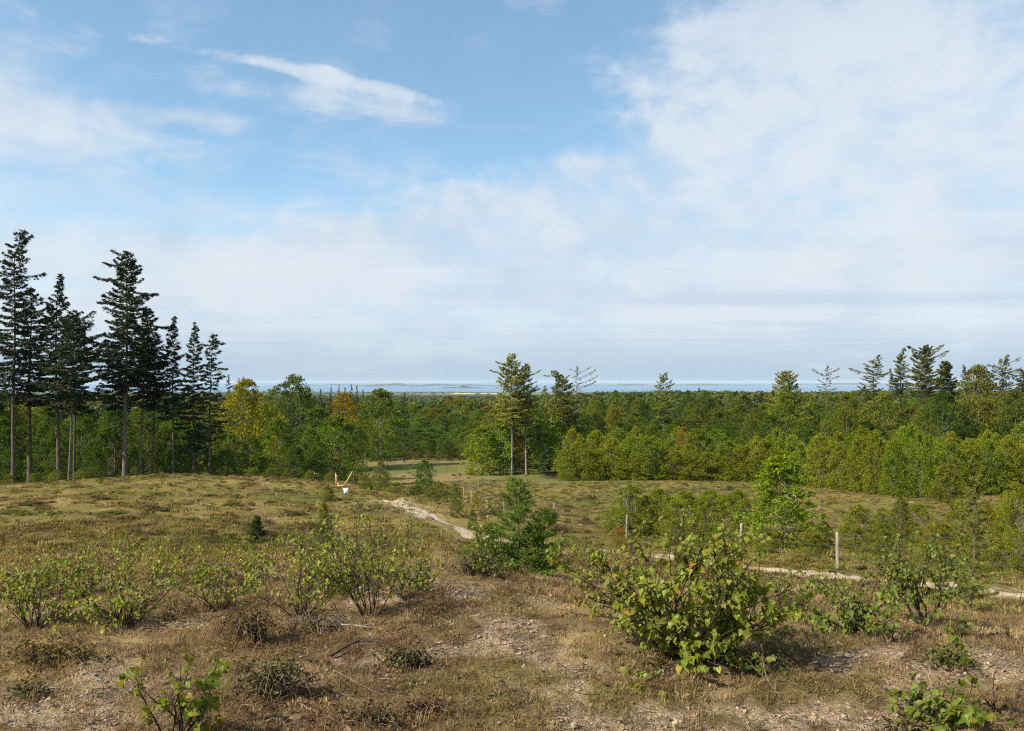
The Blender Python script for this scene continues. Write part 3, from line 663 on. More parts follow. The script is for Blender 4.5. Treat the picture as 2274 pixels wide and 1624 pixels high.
tree('birch', 655, 86, 990, 80, (.05, .075, .022), 'low dark birch just behind the rise, under the rounded birch')
tree('beech', 590, 120, 900, 110, GREEN, 'green beech filling in behind the soft green birch')
tree('beech', 705, 118, 905, 110, (.055, .085, .024), 'deep green beech behind the rounded birch')
tree('oak', 612, 108, 935, 60, (.16, .14, .028), 'small patch of yellow oak beside the soft green birch')
for (u, Y, vt, w) in [(-60, 82, 955, 90), (5, 84, 930, 90), (48, 86, 950, 85), (95, 84, 940, 80), (140, 88, 945, 80), (190, 86, 930, 90), (235, 85, 950, 85), (290, 88, 955, 80), (325, 86, 935, 80), (365, 86, 950, 80), (405, 88, 930, 85), (440, 84, 955, 80), (480, 86, 935, 85), (515, 84, 965, 75), (560, 88, 970, 85), (20, 80, 1000, 70), (120, 80, 1000, 60), (210, 80, 995, 60), (300, 80, 1000, 60), (395, 81, 990, 70), (500, 81, 1000, 70)]:
    tree('birch', u, Y, vt, w, jitc((.060, .088, .022), .2), 'young broadleaf undergrowth behind the trunk of ' + ('the tallest bent-topped spruce' if u < 60 else 'the slim-topped spruce' if u < 200 else 'the stately spruce' if u < 340 else 'the thin-spired spruce' if u < 450 else 'the last spruce of the stand'), 'tree', 'undergrowth behind the tall spruces')
for (u, Y, vt, w, c) in [(-40, 112, 890, 130, YEL), (40, 112, 885, 130, (.15, .15, .028)), (100, 118, 905, 110, OLIVE), (180, 125, 900, 120, GREEN), (250, 120, 905, 110, GREEN), (330, 128, 898, 120, OLIVE), (400, 120, 900, 110, GREEN), (450, 118, 890, 110, (.12, .13, .028))]:
    tree('beech', u, Y, vt, w, jitc(c), 'leafy beech far behind ' + ('the tallest bent-topped spruce' if u < 60 else 'the slim-topped spruce' if u < 200 else 'the stately spruce' if u < 340 else 'the thin-spired spruce' if u < 430 else 'the dense cone-shaped spruce') + ', between the trunks', 'tree', 'beeches behind the tall spruces')
for (u, vt) in [(640, 868), (668, 862), (687, 856), (712, 864), (735, 858), (752, 855), (766, 860), (780, 854), (793, 856), (806, 866), (828, 872)]:
    tree('fir', u, 262 + rng.uniform(-15, 15), vt, rng.uniform(32, 44), jitc((.026, .036, .026)), 'distant dark spruce against the sea, above the orange-tinted oak', 'spruce', 'distant dark spruces before the sea')

# ------------------------------------------------------------------ the valley: broadleaf wood beyond the meadow
for (u, Y) in [(868, 184), (890, 186), (910, 183), (928, 187), (948, 184), (968, 186), (985, 183), (1005, 186), (1022, 184), (1042, 183), (1060, 182)]:
    tree('birch', u, Y, rng.uniform(962, 985), rng.uniform(36, 50), jitc(BIR, .2), 'low birch lining the far side of the valley meadow', 'tree', 'birches lining the valley meadow')
k = 0
for Y, v0 in [(200, 945), (222, 925), (246, 912), (272, 902), (300, 895)]:
    for u in np.arange(800 if Y > 220 else 860, 1110, 10500 / Y):
        c = [GREEN, OLIVE, (.07, .10, .03), (.05, .08, .024), (.12, .12, .03), (.105, .085, .03)][int(rng.integers(0, 6))]
        tree('beech' if rng.random() < .7 else 'tallbirch', u + rng.uniform(-10, 10), Y + rng.uniform(-9, 9), v0 + rng.uniform(-9, 9), rng.uniform(9.5, 13.5) * F / Y, jitc(c), 'broadleaf crown in the valley wood, %s' % (('just beyond the meadow birches', 'in its second line', 'in its middle', 'in its upper half', 'at its top edge')[[200, 222, 246, 272, 300].index(Y)] + (', near the dark spruce' if u < 950 else ', near the larch clump')), 'tree', 'valley wood below the sea view')
tree('oak', 998, 322, 880, 44, (.13, .10, .035), 'brownish oak crown at the head of the valley wood')
tree('oak', 1022, 318, 878, 50, (.15, .15, .03), 'yellow-green oak crown at the head of the valley wood')

# ------------------------------------------------------------------ clump round the two bare-trunked larches
def skyline(seed, kind, u, Y, vtop, wpx, vcrown, label, col, tr, nb, dens, bend_px=0, flags=(), shape=.75, cat='larch', mat='paletrunk', up=(.0, .5), low=.6, lean_px=0, clear=.12, nl=.36, nw=.15, name='larch_tree'):
    x = xu(u, Y); z = h1(x, Y) - .15; k = Y / F; h = -(vtop - VH) * k - z; base = max(.5, -(vcrown - VH) * k - z)
    fl = [(t, (0 if s > 0 else math.pi) + dz, L * k, e) for (t, s, L, e, dz) in flags]
    if u > 1800: wpx, dens, clear = wpx * .84, dens * 1.5, clear * .6
    tm, cm, _, _ = conifer(seed, h, base, wpx * .5 * k, int(nb * 1.1), up, .06, .12, dens * 1.2, nl * 1.05, nw * 1.05, shape, lean_px * k, bend_px * k, tr, .10, fl, mat, 1.0, low, 'needle', clear)
    o = thing(name, label, cat, (x, Y, z)); meshobj('trunk', tm, o); meshobj('crown', cm, o, (col[0] * 1.85, col[1] * 1.65, col[2] * .8))
skyline(41, 'l', 1137, 126, 786, 110, 945, 'tall larch with a straight bare trunk, higher of the pair', (LAR[0] * 1.2, LAR[1] * 1.2, LAR[2]), .17, 115, 38, 0, [(.72, -1, 48, .1, .1), (.84, -1, 36, .15, .1)], .62)
skyline(42, 'l', 1169, 127, 808, 92, 950, 'slightly crooked pale-trunked larch beside the taller larch', (.125, .148, .04), .19, 95, 34, 10, [(.8, 1, 40, .3, .1)], .55, lean_px=-6)
skyline(43, 'l', 1250, 135, 824, 96, 960, 'larch with flattened top and pale trunk beside the bare-boughed one', (.095, .115, .036), .22, 105, 42, -18, [(.93, -1, 30, -.1, .1)], .5)
skyline(44, 'l', 1281, 140, 814, 60, 960, 'larch with bare boughs sweeping up to one side of its top', (.10, .10, .05), .18, 50, 10, 0, [(.80, 1, 46, .42, .1), (.72, 1, 50, .35, -.1), (.88, 1, 36, .5, 0), (.66, 1, 46, .3, .2), (.92, -1, 18, .3, .2)], .7, mat='bark', clear=.35)
skyline(45, 'l', 1206, 150, 858, 70, 960, 'thin larch behind the flattened larch top', (.09, .115, .04), .15, 60, 24, 6)
tree('bushbeech', 1070, 128, 948, 105, (.115, .150, .026), 'bright yellow-green beech bush by the end of the fence')
tree('bushbeech', 1110, 129, 932, 100, BRIGHT, 'bright green beech bush close to the tall straight larch')
tree('bushbeech', 1153, 130, 965, 70, (.115, .098, .030), 'brownish-green beech bush between the two larch trunks')
tree('bushbeech', 1197, 130, 935, 90, BRIGHT, 'bright green beech bush beside the crooked larch trunk')
tree('fir', 1215, 124, 985, 74, (.040, .062, .026), 'dark low spruce at the foot of the larch clump', 'spruce')
tree('bushbeech', 1245, 129, 938, 90, BRIGHT, 'bright leafy beech bush behind the dark low spruce')
tree('tallbirch', 1085, 150, 935, 100, (.07, .095, .03), 'leafy birch behind the bright yellow-green beech bush')
for (u, Y, vt, w, c) in [(1100, 145, 912, 100, (.105, .105, .035)), (1150, 150, 905, 110, OLIVE), (1185, 146, 900, 100, GREEN), (1230, 150, 905, 110, OLIVE), (1290, 152, 925, 110, GREEN), (1060, 165, 925, 90, OLIVE), (1275, 140, 948, 90, BRIGHT), (1320, 150, 940, 100, GREEN)]:
    tree('beech', u, Y, vt, w, jitc(c), 'leafy beech of the larch clump, behind ' + ('the bright bushes by the fence end' if u < 1105 else 'the tall straight larch' if u < 1160 else 'the crooked larch' if u < 1200 else 'the flat-topped larch' if u < 1260 else 'the bare-boughed larch'), 'tree', 'beeches of the larch clump')

# ------------------------------------------------------------------ birch thicket beyond the heath
def seg(u):
    for lim, t in ((1400, 'next to the larch clump'), (1560, 'below the dead-topped tree'), (1690, 'just short of the bright maple'), (1800, 'straight behind the bright maple'), (1930, 'below the half-dead larch'), (2060, 'below the open larch and slim spire'), (2160, 'below the broad wind-combed larch')):
        if u < lim: return t
    return 'towards the picture edge'
def thicket_Y(u): return float(np.interp(u, [1240, 1600, 1750, 1900, 2000, 2080, 2150, 2350], [106, 104, 97, 80, 72, 73, 82, 80]))
for row, (dY, v0, du, sp) in enumerate([(0, 985, 0, 40), (4.5, 972, 20, 42), (10, 962, 8, 44)]):
    u = 1255 + du
    while u < 2350:
        Y = thicket_Y(u) + dY + rng.uniform(-1, 1)
        c = jitc((.135, .145, .024) if rng.random() < .6 else (.100, .130, .022), .16)
        vt = v0 + rng.uniform(-20, 22) - (6 if 1850 < u < 2080 else 0)
        tree('birch', u + rng.uniform(-8, 8), Y, vt, rng.uniform(58, 104), c, '%s birch of the thicket beyond the heath, %s' % (('front-row', 'second-row', 'back-row')[row], seg(u)), 'birch', 'birch thicket beyond the heath')
        u += sp * rng.uniform(.8, 1.2)
tree('oak', 1520, 113, 950, 66, (.15, .108, .028), 'orange-brown crown showing over the birch thicket')
tree('birch', 2105, 66, 1030, 95, (.115, .110, .028), 'yellowish low birch standing forward of the thicket', 'birch')
# ------------------------------------------------------------------ mixed wood behind the thicket
for Y, v0, u0, u1 in [(122, 938, 1330, 2330), (136, 925, 1320, 2330), (152, 913, 1300, 2330), (170, 903, 1290, 2330), (192, 893, 1290, 2330), (218, 884, 1290, 2330), (250, 876, 1300, 2330)]:
    u = u0
    while u < u1:
        kd = ['beech', 'tallbirch', 'beech', 'oak', 'tallbirch', 'fir'][int(rng.integers(0, 6))]
        c = {'fir': (.045, .066, .03)}.get(kd, [(.066, .088, .022), OLIVE, (.056, .078, .022), (.064, .090, .022), (.110, .108, .026), (.082, .105, .024), (.044, .062, .020)][int(rng.integers(0, 7))])
        vt = v0 + rng.uniform(-10, 10) - (12 if (1700 < u < 1800 or u > 2040) and Y < 180 else 0)
        w = {'beech': 92, 'oak': 96, 'tallbirch': 64, 'fir': 46}[kd] * rng.uniform(.85, 1.15) * 140 / Y
        lab = {'beech': 'rounded beech', 'oak': 'spreading oak', 'tallbirch': 'upright birch', 'fir': 'pointed spruce'}[kd] + (' just behind the birch thicket, ' if Y < 145 else ' amid the mixed wood, ' if Y < 185 else ' far back in the mixed wood, ') + seg(u)
        tree(kd, u, Y + rng.uniform(-5, 5), vt, w, jitc(c), lab, 'spruce' if kd == 'fir' else 'tree', 'mixed wood behind the thicket')
        u += w * rng.uniform(.62, .95)
# trees that stand up above that wood
skyline(51, 'l', 1474, 140, 832, 60, 930, 'tree with a bare dead leader poking up over the middle of the wood', (.085, .11, .032), .15, 60, 26, 0, [], .25, low=.8, clear=.2)
skyline(52, 'l', 1745, 142, 826, 110, 950, 'broad pale green larch rising alone above the wood', (.135, .150, .042), .22, 105, 42, 0, [(.86, 1, 30, .35, .1)], .5)
skyline(53, 'l', 1835, 150, 811, 70, 905, 'thin half-dead larch with few bare boughs', (.07, .075, .04), .17, 36, 9, 4, [(.80, 1, 32, .35, .1), (.74, -1, 34, .4, .1), (.66, 1, 30, .2, .1)], .6, mat='bark', clear=.35)
skyline(54, 'l', 1940, 138, 789, 92, 900, 'open larch with one long level bough and a hooked tip', (.075, .085, .038), .20, 58, 20, 10, [(.62, -1, 56, .16, .1), (.60, 1, 40, .1, .2), (.75, -1, 30, .2, .3)], .6, mat='bark')
skyline(55, 'l', 2000, 140, 773, 66, 880, 'slim larch spire next to the broad wind-combed larch', (.075, .088, .036), .19, 78, 24, 10, [], .7, mat='bark')
skyline(56, 'l', 2052, 136, 767, 116, 880, 'broad wind-combed larch, highest on this side of the wood', (.080, .092, .038), .24, 92, 28, 6, [(.85, -1, 42, .3, .1), (.85, 1, 46, .35, .1), (.7, 1, 58, .3, .1)], .6, mat='bark', up=(.05, .6))
skyline(57, 'l', 2098, 142, 803, 90, 890, 'dense dark larch crowded against the broad wind-combed larch', (.058, .072, .030), .20, 90, 36, 4, [], .5, mat='bark')
skyline(58, 'l', 2145, 150, 811, 40, 870, 'small larch tip peeping over the domed brownish oak', (.06, .07, .034), .13, 46, 20, -6, [], .8, mat='bark')
skyline(59, 'l', 2225, 134, 789, 86, 890, 'leaning larch with a crooked top near the picture edge', (.070, .080, .036), .20, 56, 18, 14, [(.78, 1, 40, .35, .1), (.6, 1, 44, .2, .1), (.7, -1, 36, .2, .1)], .6, mat='bark')
skyline(60, 'l', 2275, 132, 822, 90, 890, 'larch at the very edge of the picture with level boughs', (.07, .08, .036), .18, 60, 22, 0, [(.8, -1, 40, .1, .1)], .5, mat='bark')
skyline(61, 'l', 1980, 150, 818, 40, 890, 'little larch tip between the open larch and the slim spire', (.07, .085, .034), .13, 46, 22, -4, [], .8, mat='bark')
tree('beech', 2172, 128, 816, 130, (.105, .100, .030), 'domed brownish oak-like crown below the small larch tip')
tree('beech', 1960, 128, 872, 110, (.10, .115, .03), 'yellow-green beech under the open larch')
tree('beech', 2095, 126, 868, 100, (.05, .075, .024), 'dark beech beneath the broad wind-combed larch')
tree('beech', 2255, 122, 868, 100, (.075, .09, .028), 'olive beech at the picture edge under the leaning larch')
tree('beech', 1745, 132, 872, 100, (.095, .125, .030), 'green beech clothing the foot of the broad pale larch')
tree('oak', 1880, 134, 876, 100, (.095, .105, .028), 'olive oak between the half-dead larch and the open larch')

# ------------------------------------------------------------------ scattered cover: instances on points, one object each
src_n = 0
def scatter(name, label, cat, pts, rot, scl, idx, tint, meshes):
    global src_n
    src_n += 1
    coll = bpy.data.collections.new('pieces_%02d' % src_n)
    for i, me in enumerate(meshes):
        coll.objects.link(bpy.data.objects.new('piece_%02d_%02d' % (src_n, i), me))
    n = len(pts); me = bpy.data.meshes.new(name); me.vertices.add(n); me.vertices.foreach_set('co', np.asarray(pts, np.float32).ravel())
    for k, ty, d in (('rot', 'FLOAT_VECTOR', rot), ('scl', 'FLOAT_VECTOR', scl)):
        a = me.attributes.new(k, ty, 'POINT'); a.data.foreach_set('vector', np.asarray(d, np.float32).ravel())
    a = me.attributes.new('idx', 'INT', 'POINT'); a.data.foreach_set('value', np.asarray(idx, np.int32))
    a = me.attributes.new('tint', 'FLOAT_COLOR', 'POINT'); a.data.foreach_set('color', np.concatenate([np.asarray(tint), np.ones((n, 1))], 1).astype(np.float32).ravel())
    o = bpy.data.objects.new(name, me); link(o); tag(o, label, cat, kind='stuff')
    g = bpy.data.node_groups.new(name, 'GeometryNodeTree')
    g.interface.new_socket('Geometry', in_out='INPUT', socket_type='NodeSocketGeometry'); g.interface.new_socket('Geometry', in_out='OUTPUT', socket_type='NodeSocketGeometry')
    N = g.nodes; L = g.links.new
    gi, go = N.new('NodeGroupInput'), N.new('NodeGroupOutput'); ip = N.new('GeometryNodeInstanceOnPoints'); ci = N.new('GeometryNodeCollectionInfo')
    ci.inputs['Collection'].default_value = coll; ci.inputs['Separate Children'].default_value = True; ci.inputs['Reset Children'].default_value = True
    def na(nm, ty):
        q = N.new('GeometryNodeInputNamedAttribute'); q.data_type = ty; q.inputs['Name'].default_value = nm
        return q.outputs['Attribute']
    mp = N.new('GeometryNodeMeshToPoints')
    L(gi.outputs[0], mp.inputs['Mesh']); L(mp.outputs[0], ip.inputs['Points']); L(ci.outputs[0], ip.inputs['Instance']); ip.inputs['Pick Instance'].default_value = True
    L(na('idx', 'INT'), ip.inputs['Instance Index']); L(na('scl', 'FLOAT_VECTOR'), ip.inputs['Scale'])
    er = N.new('FunctionNodeEulerToRotation'); L(na('rot', 'FLOAT_VECTOR'), er.inputs[0]); L(er.outputs[0], ip.inputs['Rotation'])
    L(ip.outputs[0], go.inputs[0])
    md = o.modifiers.new('scatter', 'NODES'); md.node_group = g
    return o

# ---- far wood, one mass of crowns
def far_crown(seed, conif=False):
    r = np.random.default_rng(seed); b = MB(); n = 300
    if conif:
        t = r.random(n) ** 1.2; a = r.uniform(0, 6.28, n); rr = 2.6 * (1 - t) * r.uniform(.6, 1, n)
        P = np.stack([np.cos(a) * rr, np.sin(a) * rr, 2 + 13 * t], 1); out = np.stack([np.cos(a), np.sin(a), -.3 + 0 * a], 1)
        b.diamonds(P, out + r.normal(0, .3, (n, 3)), np.array([0, 0, 1.]) + r.normal(0, .4, (n, 3)), 1.3, .7)
    else:
        lob = unit(11, r) * np.array([3.2, 3.2, 3.0]) * r.uniform(.7, 1, (11, 1)); lob[:, 2] = np.abs(lob[:, 2]) * 1.3 + 6.5
        c = lob[r.integers(0, 11, n)]; d = unit(n, r); d[:, 2] = np.abs(d[:, 2]) * 1.1 - .25
        P = c + d * r.uniform(1.3, 2.0, (n, 1))
        b.diamonds(P, np.cross(d, unit(n, r)), d + r.normal(0, .35, (n, 3)), .95, .75)
    b.tube([[0, 0, 0], [0, 0, 8]], [.3, .15], 4, False)
    return b.mesh('far_crown', [M['farleaf']])
FC = [far_crown(301 + k) for k in range(4)] + [far_crown(311 + k, True) for k in range(2)]
def far_wood():
    P = []; 
    Y = 272.0
    while Y < 2600:
        sp = 7.0 if Y < 500 else (10 if Y < 1000 else 17)
        xs = np.arange(-1.0 * Y, 1.0 * Y, sp); xs = xs + rng.uniform(-.45, .45, len(xs)) * sp; ys = Y + rng.uniform(-.5, .5, len(xs)) * sp
        u = UC + F * xs / ys
        keep = np.ones(len(xs), bool)
        keep &= ~((ys < 320) & (u > 790) & (u < 1110))
        keep &= ~((ys < 285))| (u > 800)
        keep &= (ys < 1500) | (fbm(xs * .003, ys * .003, 3, 77) > -.05)
        P.append(np.stack([xs, ys], 1)[keep]); Y += sp * .85 * (1 if Y < 600 else 1.6)
    for side in (-1, 1):          # the same wood goes on to both sides of the view
        n = 900; ys = rng.uniform(88 if side < 0 else 84, 275, n); us = rng.uniform(120, 900, n) * (ys / 110) ** .2
        us = -us if side < 0 else 2250 + us; P.append(np.stack([xu(us, ys), ys], 1))
    P = np.vstack(P); x, y = P[:, 0], P[:, 1]; z = H(x, y); n = len(P)
    kind = fbm(x * .012, y * .012, 3, 83) + rng.normal(0, .16, n); con = kind > .75
    idx = np.where(con, rng.integers(4, 6, n), rng.integers(0, 4, n))
    pal = np.array([[.060, .082, .020], [.075, .095, .022], [.048, .072, .020], [.095, .105, .024], [.062, .088, .020], [.12, .112, .028]])
    t = pal[rng.integers(0, 6, n)] * rng.uniform(.8, 1.2, (n, 1)); t[con] = np.array([.022, .034, .02])
    s = rng.uniform(.85, 1.25, n) * np.where(y > 1000, 1.25, 1.0) * np.where(y < 420, 1.1, 1.0); wide = s * rng.uniform(1.0, 1.3, n)
    u = UC + F * x / y
    scatter('forest', 'continuous wood stretching from the valley to the coast', 'forest', np.stack([x, y, z - .3], 1), np.stack([0 * x, 0 * x, rng.uniform(0, 6.28, n)], 1), np.stack([wide, wide, s * 1.12], 1), idx, t, FC)
    # trees and hedges on the coastal plain
    n = 2600; y = rng.uniform(2600, 5600, n); x = rng.uniform(-.75, .75, n) * y
    k_ = fbm(x * .0022, y * .004, 4, 85) > .02; x, y = x[k_], y[k_]; n = len(x); z = H(x, y); k_ = z > SEA_Z + 1; x, y, z = x[k_], y[k_], z[k_]; n = len(x)
    s = rng.uniform(.9, 1.5, n); scatter('far_trees', 'hazy trees and hedges scattered over the coastal plain', 'trees', np.stack([x, y, z - .5], 1), np.stack([0 * x, 0 * x, rng.uniform(0, 6.28, n)], 1), np.stack([s * 3.0, s * 2, s * .62], 1), rng.integers(0, 4, n), np.array([.045, .065, .024]) * rng.uniform(.7, 1.4, (n, 1)), FC)
far_wood()

# ------------------------------------------------------------------ shrubs with heart-shaped leaves
def leaf_template(seed, fine=True):
    r = np.random.default_rng(seed)
    prof = [(0, .06), (.06, .33), (.2, .45), (.4, .40), (.6, .27), (.8, .12), (1.0, 0)] if fine else [(0, .08), (.22, .45), (.6, .27), (1, 0)]
    fold, curl, tw = r.uniform(.15, .75), r.uniform(-.5, .7), r.uniform(-.5, .5)
    V_ = []
    for t, w in prof:
        zc = -curl * t * t * .5
        for s in (-1, 0, 1):
            e = w * (1 + .08 * r.normal()) if s else 0
            V_.append([s * e * math.cos(fold), t - (.04 if t < .1 and s else 0), zc + abs(s) * e * math.sin(fold) + tw * s * e * t])
    q = []
    for i in range(len(prof) - 1):
        a = i * 3; q += [[a, a + 1, a + 4, a + 3], [a + 1, a + 2, a + 5, a + 4]]
    return np.array(V_), np.array(q)
LT = [leaf_template(401 + k) for k in range(5)]; LTC = [leaf_template(421 + k, False) for k in range(4)]
LEAF_ME = [mesh_np('leaf', v, q, [M['glossleaf']], True) for v, q in LT]
def leaf_frame(T, N_):
    T = T / np.linalg.norm(T); X = np.cross(T, N_); X /= np.linalg.norm(X) + 1e-9; Z = np.cross(X, T)
    return np.stack([X, T, Z], 1)         # columns: across, along, normal
def walk(r, p, d, length, n, wander=.25, rise=.0):
    pts = [p]; d = d / np.linalg.norm(d)
    for _ in range(n):
        d = d + r.normal(0, wander, 3) + np.array([0, 0, rise]); d /= np.linalg.norm(d); p = p + d * length / n; pts.append(p)
    return np.array(pts)
LEAF_OBJECTS = 0
def shrub(seed, name, label, cat, u, Y, w, h, nst=9, ntw=7, nlf=7, leaf=.05, color=(.10, .14, .03), spread=.75, n_obj=300, stem_r=.006, dep=.8, droop=1.0, shoots=(), leaf0=.25, fine=True, lean=(0, 0), group=None, thinbase=.0, cap=99999, yellow=.12, twmat='twig'):
    """stems, twigs and leaves grown on twigs, fitted to width w and height h"""
    global LEAF_OBJECTS
    r = np.random.default_rng(seed); x = xu(u, Y); z = h1(x, Y) - .02
    paths = []; L_pos = []; L_out = []
    for i in range(nst):
        a = r.uniform(0, 6.28); tl = spread * r.uniform(.15, 1.0); d = np.array([math.cos(a) * tl, math.sin(a) * tl, 1.0])
        Ls = r.uniform(.65, 1.0) * (1.15 - .3 * tl); st = walk(r, np.array([.05 * math.cos(a), .05 * math.sin(a), 0]) * r.random(), d, Ls, 9, .17, .05)
        paths.append((st, 1.0))
        for k in range(ntw):
            t = r.uniform(leaf0, .98); f = t * 9; i0 = min(int(f), 8); p = st[i0] + (st[i0 + 1] - st[i0]) * (f - i0); dd = st[i0 + 1] - st[i0]; dd /= np.linalg.norm(dd)
            sd = unit(1, r)[0]; sd[2] *= .5
            tw = walk(r, p, dd * .7 + sd * .9 + np.array([0, 0, .15]), r.uniform(.12, .36) * (1.1 - .4 * t), 5, .22, .06); paths.append((tw, .45))
            for m_ in range(nlf):
                tt = r.uniform(.15, 1.0) * 5; j = min(int(tt), 4); L_pos.append(tw[j] + (tw[j + 1] - tw[j]) * (tt - j)); L_out.append(tw[j + 1] - tw[j])
    for (dx, hh, nl) in shoots:
        st = walk(r, np.array([dx * .5, r.normal(0, .1), 0.]), np.array([dx * .8 + r.normal(0, .15), r.normal(0, .2), 1.]), hh, 9, .15, .05); paths.append((st, .55))
        for m_ in range(nl):
            tt = (1 - .75 * r.random()) * 9; j = min(int(tt), 8); L_pos.append(st[j] + (st[j + 1] - st[j]) * (tt - j)); L_out.append(unit(1, r)[0])
    if seed in (506, 507, 508, 509, 510): color = (color[0] * .92, color[1] * 1.0, color[2]); stem_r *= .75; cap = int(cap * .68); leaf *= .94
    if n_obj == 0: stem_r *= .6; leaf *= .85; color = (color[0] * 1.5, color[1] * 1.45, color[2]); cap = int(cap * 2.2); nlf = int(nlf * 1.7)
    P = np.array(L_pos); O = np.array(L_out)
    lo, hi = np.percentile(P, 5, 0), np.percentile(P, 95, 0); sx = w / (hi[0] - lo[0]); sy = w * dep / (hi[1] - lo[1]); sz = h / hi[2]
    cx = (lo[0] + hi[0]) / 2; off = np.array([0 * cx, 0, 0]); SC = np.array([sx, sy, sz])
    ln = lambda q: q * SC + np.stack([lean[0] * q[:, 2] * sz, lean[1] * q[:, 2] * sz, 0 * q[:, 2]], 1)
    P = ln(P)
    root = thing(name, label, cat, (x, Y, z), group=group)
    wood = MB()
    for pth, f in paths:
        q = ln(pth); wood.tube(q, np.linspace(stem_r * f * (1.0 if f == 1 else .9), stem_r * f * .25, len(q)), 5 if f == 1 else 4, True)
    meshobj('stem', wood.mesh('stem', [M[twmat]], True), root)
    # keep leaves above the turf
    ok = P[:, 2] > .015 + thinbase * h * r.random(len(P)); P, O = P[ok], O[ok]
    if len(P) > cap: k_ = r.permutation(len(P))[:cap]; P, O = P[k_], O[k_]
    cen = np.array([0, 0, .35 * h]); out = P - cen; out /= np.linalg.norm(out, axis=1)[:, None] + 1e-9
    n = len(P); sd = np.array(sdir)
    T = out * .5 + O / (np.linalg.norm(O, axis=1)[:, None] + 1e-9) * .25 + r.normal(0, .38, (n, 3)); T[:, 2] -= droop * r.uniform(.4, 1.3, n)
    N_ = out * .6 + sd * .45 + np.array([0, -.25, .25]) + r.normal(0, .45, (n, 3))
    size = leaf * r.uniform(.45, 1.22, n) * (1.05 - .3 * (P[:, 2] / h) ** 2 * r.random(n))
    dist = np.linalg.norm(P + np.array([x, Y, z]), axis=1); order = np.argsort(dist - 2.5 * size)
    near = order[:min(n_obj, n)]; rest = order[min(n_obj, n):]
    col = lambda: jitc((color[0] * (1 + yellow * 3 * (r.random() < .16)), color[1] * (1 + yellow * (r.random() < .16)), color[2]), .22)
    for i in near:
        o = bpy.data.objects.new('leaf', LEAF_ME[int(r.integers(0, 5))]); link(o); o.parent = root
        Fm = leaf_frame(T[i], N_[i]) * size[i]; m4 = Matrix.Identity(4)
        for a in range(3):
            for b in range(3): m4[a][b] = Fm[a, b]
            m4[a][3] = P[i, a]
        o.matrix_local = m4; o.color = (*col(), 1.0); LEAF_OBJECTS += 1
    if len(rest):
        b = MB()
        for i in rest:
            v, q = (LT if fine else LTC)[int(r.integers(0, 4))]; b.add(P[i] + (v * size[i]) @ leaf_frame(T[i], N_[i]).T, q)
        o = meshobj('foliage', b.mesh('foliage', [M['glossleaf']], True), root, color)
        o["kind"] = "stuff"
    return root
LG = (.085, .118, .024)
def sh(seed, label, u, vb, vt, wpx, **k):
    """shrub whose foot is seen at (u, vb), top at row vt, width in picture units"""
    Y = k.pop('Y', None) or gY(u, vb); x = xu(u, Y); z = h1(x, Y); h = -(vt - VH) / F * Y - z
    return shrub(seed, k.pop('name', 'birch_shrub'), label, k.pop('cat', 'shrub'), u, Y, wpx / F * Y, h, **k)
sh(501, 'small birch shrub with big glossy leaves cut by the lower picture edge', 385, 1655, 1458, 185, nst=8, ntw=5, nlf=4, leaf=.050, color=(.150, .185, .024), shoots=[(-.12, .9, 6), (.1, .85, 5), (.2, .8, 4)], stem_r=.0055, droop=.8)
sh(502, 'largest leafy birch bush standing alone on the brown turf', 1530, 1466, 1195, 345, nst=36, ntw=12, nlf=9, leaf=.043, color=(.200, .225, .026), spread=1.15, stem_r=.009, dep=.8, shoots=[(-.3, 1.2, 8), (.15, 1.12, 7), (.35, 1.05, 6), (-.1, 1.15, 6), (.5, .95, 5)], leaf0=.12, cap=3700, yellow=.2)
sh(503, 'low spreading birch shrub near the pale path, dark stem leaning from it', 1895, 1405, 1275, 210, nst=18, ntw=7, nlf=6, leaf=.044, color=(.150, .190, .030), spread=1.2, shoots=[(.25, 1.9, 6)], leaf0=.15, cap=800)
sh(504, 'upright many-stemmed birch shrub beside the bare larch sapling', 2062, 1395, 1205, 155, nst=18, ntw=8, nlf=6, leaf=.042, color=(.150, .185, .030), spread=.6, shoots=[(.05, 1.05, 6), (-.1, 1.1, 6), (.15, 1.0, 5)], leaf0=.3, cap=850, thinbase=.25)
sh(505, 'low birch shrub with one tall leafy shoot near the lower corner', 2118, 1608, 1490, 165, nst=12, ntw=5, nlf=5, leaf=.047, color=(.150, .185, .026), spread=1.1, shoots=[(.12, 2.2, 26)], leaf0=.15, cap=340)
sh(506, 'open birch sapling with dark crooked stem among lighter shrubs', 668, 1372, 1192, 170, nst=10, ntw=10, nlf=9, leaf=.033, color=(.23, .24, .034), spread=.7, shoots=[(.05, 1.15, 8)], stem_r=.0065, leaf0=.15, cap=700, thinbase=.1, n_obj=200, fine=False)
sh(507, 'tall airy birch sapling with two forked stems beside bare sandy soil', 822, 1372, 1132, 205, nst=11, ntw=11, nlf=10, leaf=.033, color=(.24, .25, .036), spread=.75, shoots=[(.02, 1.12, 10), (.1, 1.05, 8)], stem_r=.0065, leaf0=.2, cap=950, thinbase=.1, n_obj=200, fine=False)
sh(508, 'wide bright birch bush, densest of the row across the heath edge', 275, 1385, 1222, 245, nst=26, ntw=8, nlf=8, leaf=.034, color=(.21, .23, .026), spread=1.0, shoots=[(.1, 1.35, 9), (.2, 1.2, 6)], leaf0=.12, cap=1500, n_obj=200, fine=False)
sh(509, 'dark green birch bush at the near end of the row', 78, 1402, 1255, 165, nst=18, ntw=7, nlf=8, leaf=.034, color=(.18, .205, .026), spread=1.0, shoots=[(-.1, 1.1, 6)], cap=850, n_obj=150, fine=False)
